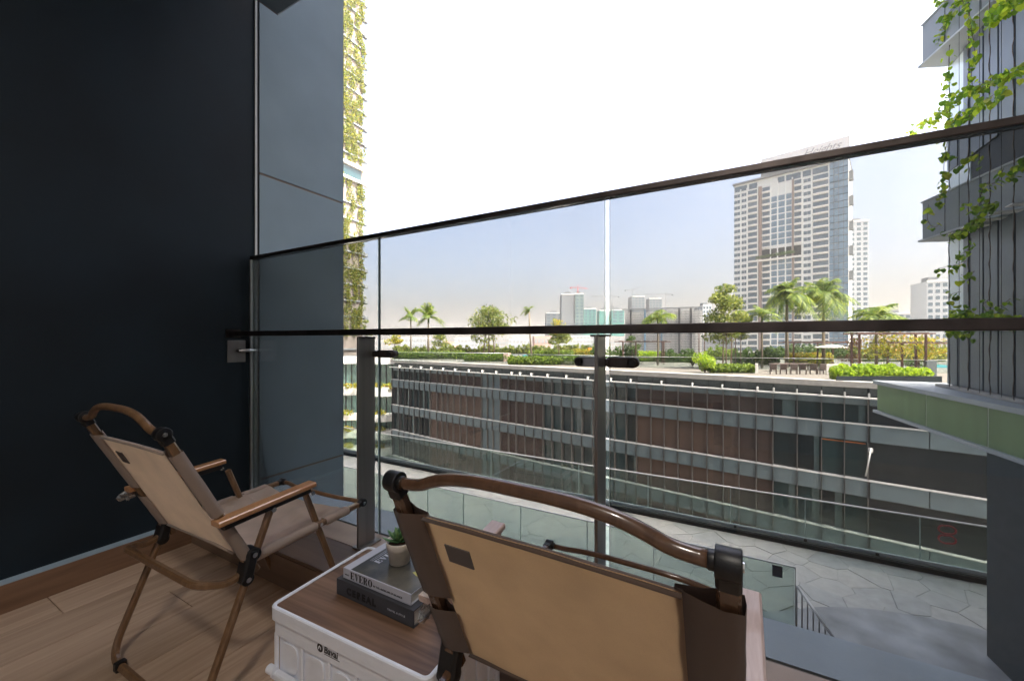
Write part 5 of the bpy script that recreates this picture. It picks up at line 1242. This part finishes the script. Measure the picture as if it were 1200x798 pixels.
# sky garden and roof rooms
tb(MB(), ts(890), ts(939.5), -.92, -.4, 43.9, 49.2).build('sky_garden_recess', M['dark'], ht, **K)
tb(MB(), ts(888), ts(940), -.9, .6, 43.0, 43.9).build('sky_garden_slab', M['cream2'], ht, **K)
q = MB()
for i in range(12): 
    c = C0+td*(ts(891)+i*(ts(938)-ts(891))/12)+tn*.1; leafcloud(q, [((c.x, c.y, 44.7), (1.2, .5, .9))], 60, .4)
q.build('sky_garden_planting', M['leafd'], ht, kind='stuff')
for a, b in ((861, 875), (877.5, 887), (911, 919), (921, 938), (940.5, 950), (952, 970)): tb(MB(), ts(a), ts(b), -.9, -.6, 83.6, 86.4).build('roof_room_glass', M['wing'], ht, **K)
tb(MB(), -.6, TW+.3, -24.5, .7, ZT, ZT+.7).build('roof_slab', M['greyc'], ht, **K)
cs0 = ts(888); tb(MB(), cs0, TW, -8, -7.6, ZT+.7, 101).build('crown_screen', M['screen'], ht, **K)
def cz(s): return 97.5
for i in range(19):
    a = cs0+(TW-cs0)*i/18; tb(MB(), a-.08, a+.08, -7.6, -7.4, ZT+.7, 102.2).build('screen_post', M['greyc'], ht, **K)
tb(MB(), cs0, TW, -7.62, -7.3, 102.1, 102.35).build('screen_rail', M['greyc'], ht, **K)
o_ = C0+td*ts(937.5)+tn*(-7.2); me = textmesh('Heights', 5.2, .05, shear=.5, bold=.03, space=.95); me.materials.append(M['mulld'])
z_ = td.cross(Vector((0, 0, 1)))
for z0_ in (96.0,):
    Mx = Matrix(((td.x, 0, z_.x, o_.x), (td.y, 0, z_.y, o_.y), (td.z, 1, z_.z, z0_), (0, 0, 0, 1)))
    o = linkmesh('sign_lettering', me, ht); bpy.context.view_layer.update(); o.matrix_local = ht.matrix_world.inverted() @ Mx
# little side balconies on the right edge
for i in range(5):
    z = 78-12*i; tb(MB(), TW, TW+1.6, -6, -2, z-.3, z+4).build('side_balcony', M['greyc'], ht, **K)

# ================================================================== OTHER DISTANT BUILDINGS
def far(px0, px1, top, D0, mt, lab, D1=None, name='apartment_block', cat='building', fh=3.3, colsn=4, roof=True, depth=14, win='wing', frac=.6, nr=26, base=-21, group=None, wmat=None):
    D1 = D1 or D0; A = Vector(onD(px0, 400, D0)); B_ = Vector(onD(px1, 400, D1)); A.z = B_.z = 0; dd = (B_-A); L_ = dd.length; dd.normalize(); nn = Vector((dd.y, -dd.x, 0))
    if nn.dot(A) > 0: nn = -nn
    zt = (400-top)/F*D0; t_ = T(name, lab, cat, (A.x, A.y, base), 0, group)
    q = MB(); q.prism([A.xy, B_.xy, (B_-nn*depth).xy, (A-nn*depth).xy], base, zt); q.build('body', M[mt] if isinstance(mt, str) else mt, t_)
    if roof:
        q = MB(); c = A+dd*L_*.25; e = A+dd*L_*.7; q.prism([(c-nn*3).xy, (e-nn*3).xy, (e-nn*9).xy, (c-nn*9).xy], zt, zt+2.6); q.build('roof_plant', M['greyc'], t_)
        q = MB(); q.prism([(A+nn*.3).xy, (B_+nn*.3).xy, (B_-nn*.2).xy, (A-nn*.2).xy], zt-.3, zt+.6); q.build('parapet', M['cream2'], t_)
    rows_ = min(nr, int((zt+12)/fh)); w_ = L_/max(1, colsn)
    if colsn > 0 and rows_ > 0:
        me = MB(); me.prism([tuple((dd*(w_*(1-frac)/2)).xy), tuple((dd*(w_*(1+frac)/2)).xy), tuple((dd*(w_*(1+frac)/2)+nn*.12).xy), tuple((dd*(w_*(1-frac)/2)+nn*.12).xy)], 0, fh*.55); mesh_ = me.mesh('window', M[win])
        for i in range(rows_):
            for j in range(colsn):
                p = A+dd*(w_*j); linkmesh('window', mesh_, t_, Matrix.Translation((p.x-A.x, p.y-A.y, zt-fh*(i+1)+.4-base)))
    return t_
far(1018-23, 1018, 260, 262, 'farw', 'second slimmer white tower just right of the sign tower', D1=259, name='residential_tower', cat='tower', colsn=3, nr=27)
far(1086, 1112, 330, 205, 'farw', 'pale apartment tower just left of the grey clad wing', D1=202, name='residential_tower', cat='tower', colsn=3, nr=14)
far(1030, 1068, 368, 260, 'farw', 'pale low apartment slab behind the arching palm', D1=254, colsn=5, nr=8)
far(1060, 1090, 392, 180, 'lowr', 'low beige block behind the right pergola', colsn=4, nr=3, roof=False)
far(640, 659, 367, 420, 'greyc', 'rounded grey unfinished tower, leftmost of the skyline cluster', name='unfinished_tower', cat='tower', colsn=3, nr=12)
far(658, 674, 345, 380, 'greyc', 'tall grey unfinished tower wrapped in netting, left half, under the red crane', name='unfinished_tower', cat='tower', colsn=0)
far(674, 684, 344.5, 379, 'greyg', 'tall greenish unfinished tower with a column of openings, under the red crane', name='unfinished_tower', cat='tower', colsn=2, nr=18)
far(684.5, 698.5, 362, 420, 'teal_net', 'teal netted unfinished block left of the glass joint', name='unfinished_tower', cat='tower', colsn=3, nr=6)
far(702.5, 716, 364, 430, 'teal_net', 'teal netted unfinished block seen through the glass joint', name='unfinished_tower', cat='tower', colsn=0)
far(717, 731.5, 363.5, 425, 'teal_net', 'teal netted unfinished block just right of the glass joint', name='unfinished_tower', cat='tower', colsn=2, nr=4)
far(740, 755.5, 347.5, 480, 'greyc', 'dark grey unfinished tower under the left raised crane', name='unfinished_tower', cat='tower', colsn=4, nr=24)
far(761, 775.5, 350, 500, 'greyc', 'dark grey unfinished tower under the level crane', name='unfinished_tower', cat='tower', colsn=4, nr=20)
far(817.5, 823.5, 364.5, 320, 'greyc', 'narrow grey tower left of the airy tree', name='residential_tower', cat='tower', colsn=2, nr=12)
far(823.6, 834, 358, 330, 'farw', 'narrow white tower behind the airy tree', name='residential_tower', cat='tower', colsn=3, nr=12)
# lattice clad block
D = 150; A = Vector(onD(733, 400, D)); B_ = Vector(onD(823, 400, D*.93)); A.z = B_.z = 0; dd = (B_-A); L_ = dd.length; dd.normalize(); nn = Vector((dd.y, -dd.x, 0))
if nn.dot(A) > 0: nn = -nn
lt = T('lattice_block', 'long pale block clad in a fine square lattice with dark upright ribs', 'building', (A.x, A.y, -21)); zt = 11.6
q = MB(); q.prism([A.xy, B_.xy, (B_-nn*10).xy, (A-nn*10).xy], -21, zt-.6); q.build('body', M['cream2'], lt)
q = MB()
for i in range(64): c = A+dd*(L_*i/63)+nn*.35; q.prism([(c-dd*.07).xy, (c+dd*.07).xy, (c+dd*.07+nn*.07).xy, (c-dd*.07+nn*.07).xy], -8, zt)
for i in range(22): z = zt-.9*i; q.prism([(A+nn*.43).xy, (B_+nn*.43).xy, (B_+nn*.47).xy, (A+nn*.47).xy], z-.05, z+.05)
q.build('lattice', M['greyc'], lt, kind='stuff')
for p_ in (739.5, 756, 775.5, 796, 809.5):
    r = ray(p_); a = np.array([[r[0], -dd.x], [r[1], -dd.y]]); t_, s_ = np.linalg.solve(a, np.array([A.x, A.y])); c = A+dd*s_+nn*.6
    q = MB(); q.prism([(c-dd*.3).xy, (c+dd*.3).xy, (c+dd*.3+nn*.3).xy, (c-dd*.3+nn*.3).xy], -12, zt+.5); q.build('rib', M['mulld'] if p_ not in (756, 775.5) else M['blueg'], lt)
q = MB(); q.prism([(A-dd*1.2+nn*.7).xy, (B_+nn*.7).xy, (B_+nn*1.1).xy, (A-dd*1.2+nn*1.1).xy], zt+.2, zt+.6); q.build('top_beam', M['greyc'], lt)
low = [(436, 470, 398, 260, 'lowr', 'low pale block beyond the leftmost trees'), (470, 500, 395, 240, 'farw', 'low white block between the leftmost palms'), (500, 519, 397, 230, 'lowr', 'low beige block right of the broad bushy palm'),
       (519, 532, 400, 150, 'pink', 'striped pinkish site building left of the spreading tree'), (532, 560, 396, 280, 'farw', 'low white block partly behind the spreading tree'), (560, 596, 394, 300, 'lowr', 'low beige block right behind the spreading tree'),
       (596, 622, 397, 260, 'farw', 'low white block left of the lone slender palm'), (626, 646, 394, 160, 'pink', 'reddish striped site building right of the lone slender palm'), (646, 700, 393, 320, 'farw', 'long low white block below the skyline cluster'), (700, 735, 394, 300, 'lowr', 'low beige block behind the second post'), (823, 862, 392, 240, 'farw', 'low white block behind the airy light green tree')]
for a, b, tp, D0, m_, lab in low: far(a, b, tp, D0, m_, lab, colsn=max(3, int((b-a)/4)), nr=3, roof=False, frac=.75, fh=3.2, win='lowwin')
for i, (a, b, D0) in enumerate([(560, 640, 190), (585, 624, 150)]): pass
def crane(px, ytop, D, jib, lab, up=0, mt='greyc', ybase=372):
    c = Vector(onD(px, 400, D)); c.z = 0; zt = (400-ytop)/F*D; zb = (400-ybase)/F*D; t_ = T('tower_crane', lab, 'crane', (c.x, c.y, zb), 0, None)
    rt = Vector((cT, sT, 0)); w_ = D*.0022
    def truss(a, b, w, name, n):
        q = MB(); up_ = Vector((0, 0, 1)) if abs((b-a).normalized().z) < .8 else rt; sd_ = (b-a).normalized().cross(up_).normalized()
        for s1 in (-1, 1):
            for s2 in (-1, 1): q.tube([a+sd_*s1*w/2+up_*s2*w/2, b+sd_*s1*w/2+up_*s2*w/2], w*.13, 4)
        for i in range(n): q.tube([a.lerp(b, i/n)+up_*w/2, a.lerp(b, (i+1)/n)-up_*w/2], w*.09, 3)
        q.build(name, M[mt], t_, kind='stuff')
    m = Vector((c.x, c.y, zt)); truss(Vector((c.x, c.y, zb)), m, w_, 'mast', 12)
    tip = m+rt*jib*D/F+Vector((0, 0, up*D/F)); truss(m, tip, w_*.7, 'jib', 12); truss(m-rt*math.copysign(9, jib)*D/F, m, w_*.8, 'counter_jib', 4)
    MB().tube([m, m+Vector((0, 0, 3*D/F))], w_*.3, 5).build('apex', M[mt], t_)
    MB().tube([m+Vector((0, 0, 3*D/F)), tip], w_*.07, 3).build('tie_rope', M[mt], t_)
    q = MB(); cc = m-rt*math.copysign(8, jib)*D/F; q.box(cc.x-w_, cc.x+w_, cc.y-w_, cc.y+w_, cc.z-w_*1.3, cc.z).build('counterweight', M[mt], t_)
crane(677, 337, 380, 12, 'red topped crane on the tallest netted tower', up=-1.5, mt='red', ybase=345)
crane(717, 347.5, 440, -24, 'thin crane whose jib crosses the glass joint', ybase=364)
crane(719, 361, 400, 10, 'small crane over the teal block right of the glass joint', up=2)
crane(741, 340, 450, 13, 'crane with a raised jib left of the dark grey towers', up=5)
crane(780, 345, 450, -24, 'level crane right of the dark grey towers')
crane(688, 361, 430, 8, 'tiny crane over the teal block left of the glass joint')

# ================================================================== HAZE
m, t, p = mat('air'); t.nodes.remove(p); pv = t.nodes.new('ShaderNodeVolumePrincipled'); pv.inputs['Color'].default_value = (1, .975, .95, 1); pv.inputs['Density'].default_value = .00032; pv.inputs['Anisotropy'].default_value = .35
t.links.new(pv.outputs[0], t.nodes['Material Output'].inputs['Volume'])
hz = MB().box(-1600, 1600, -400, 3100, -22.6, 105).build('haze', m); hz['kind'] = 'stuff'
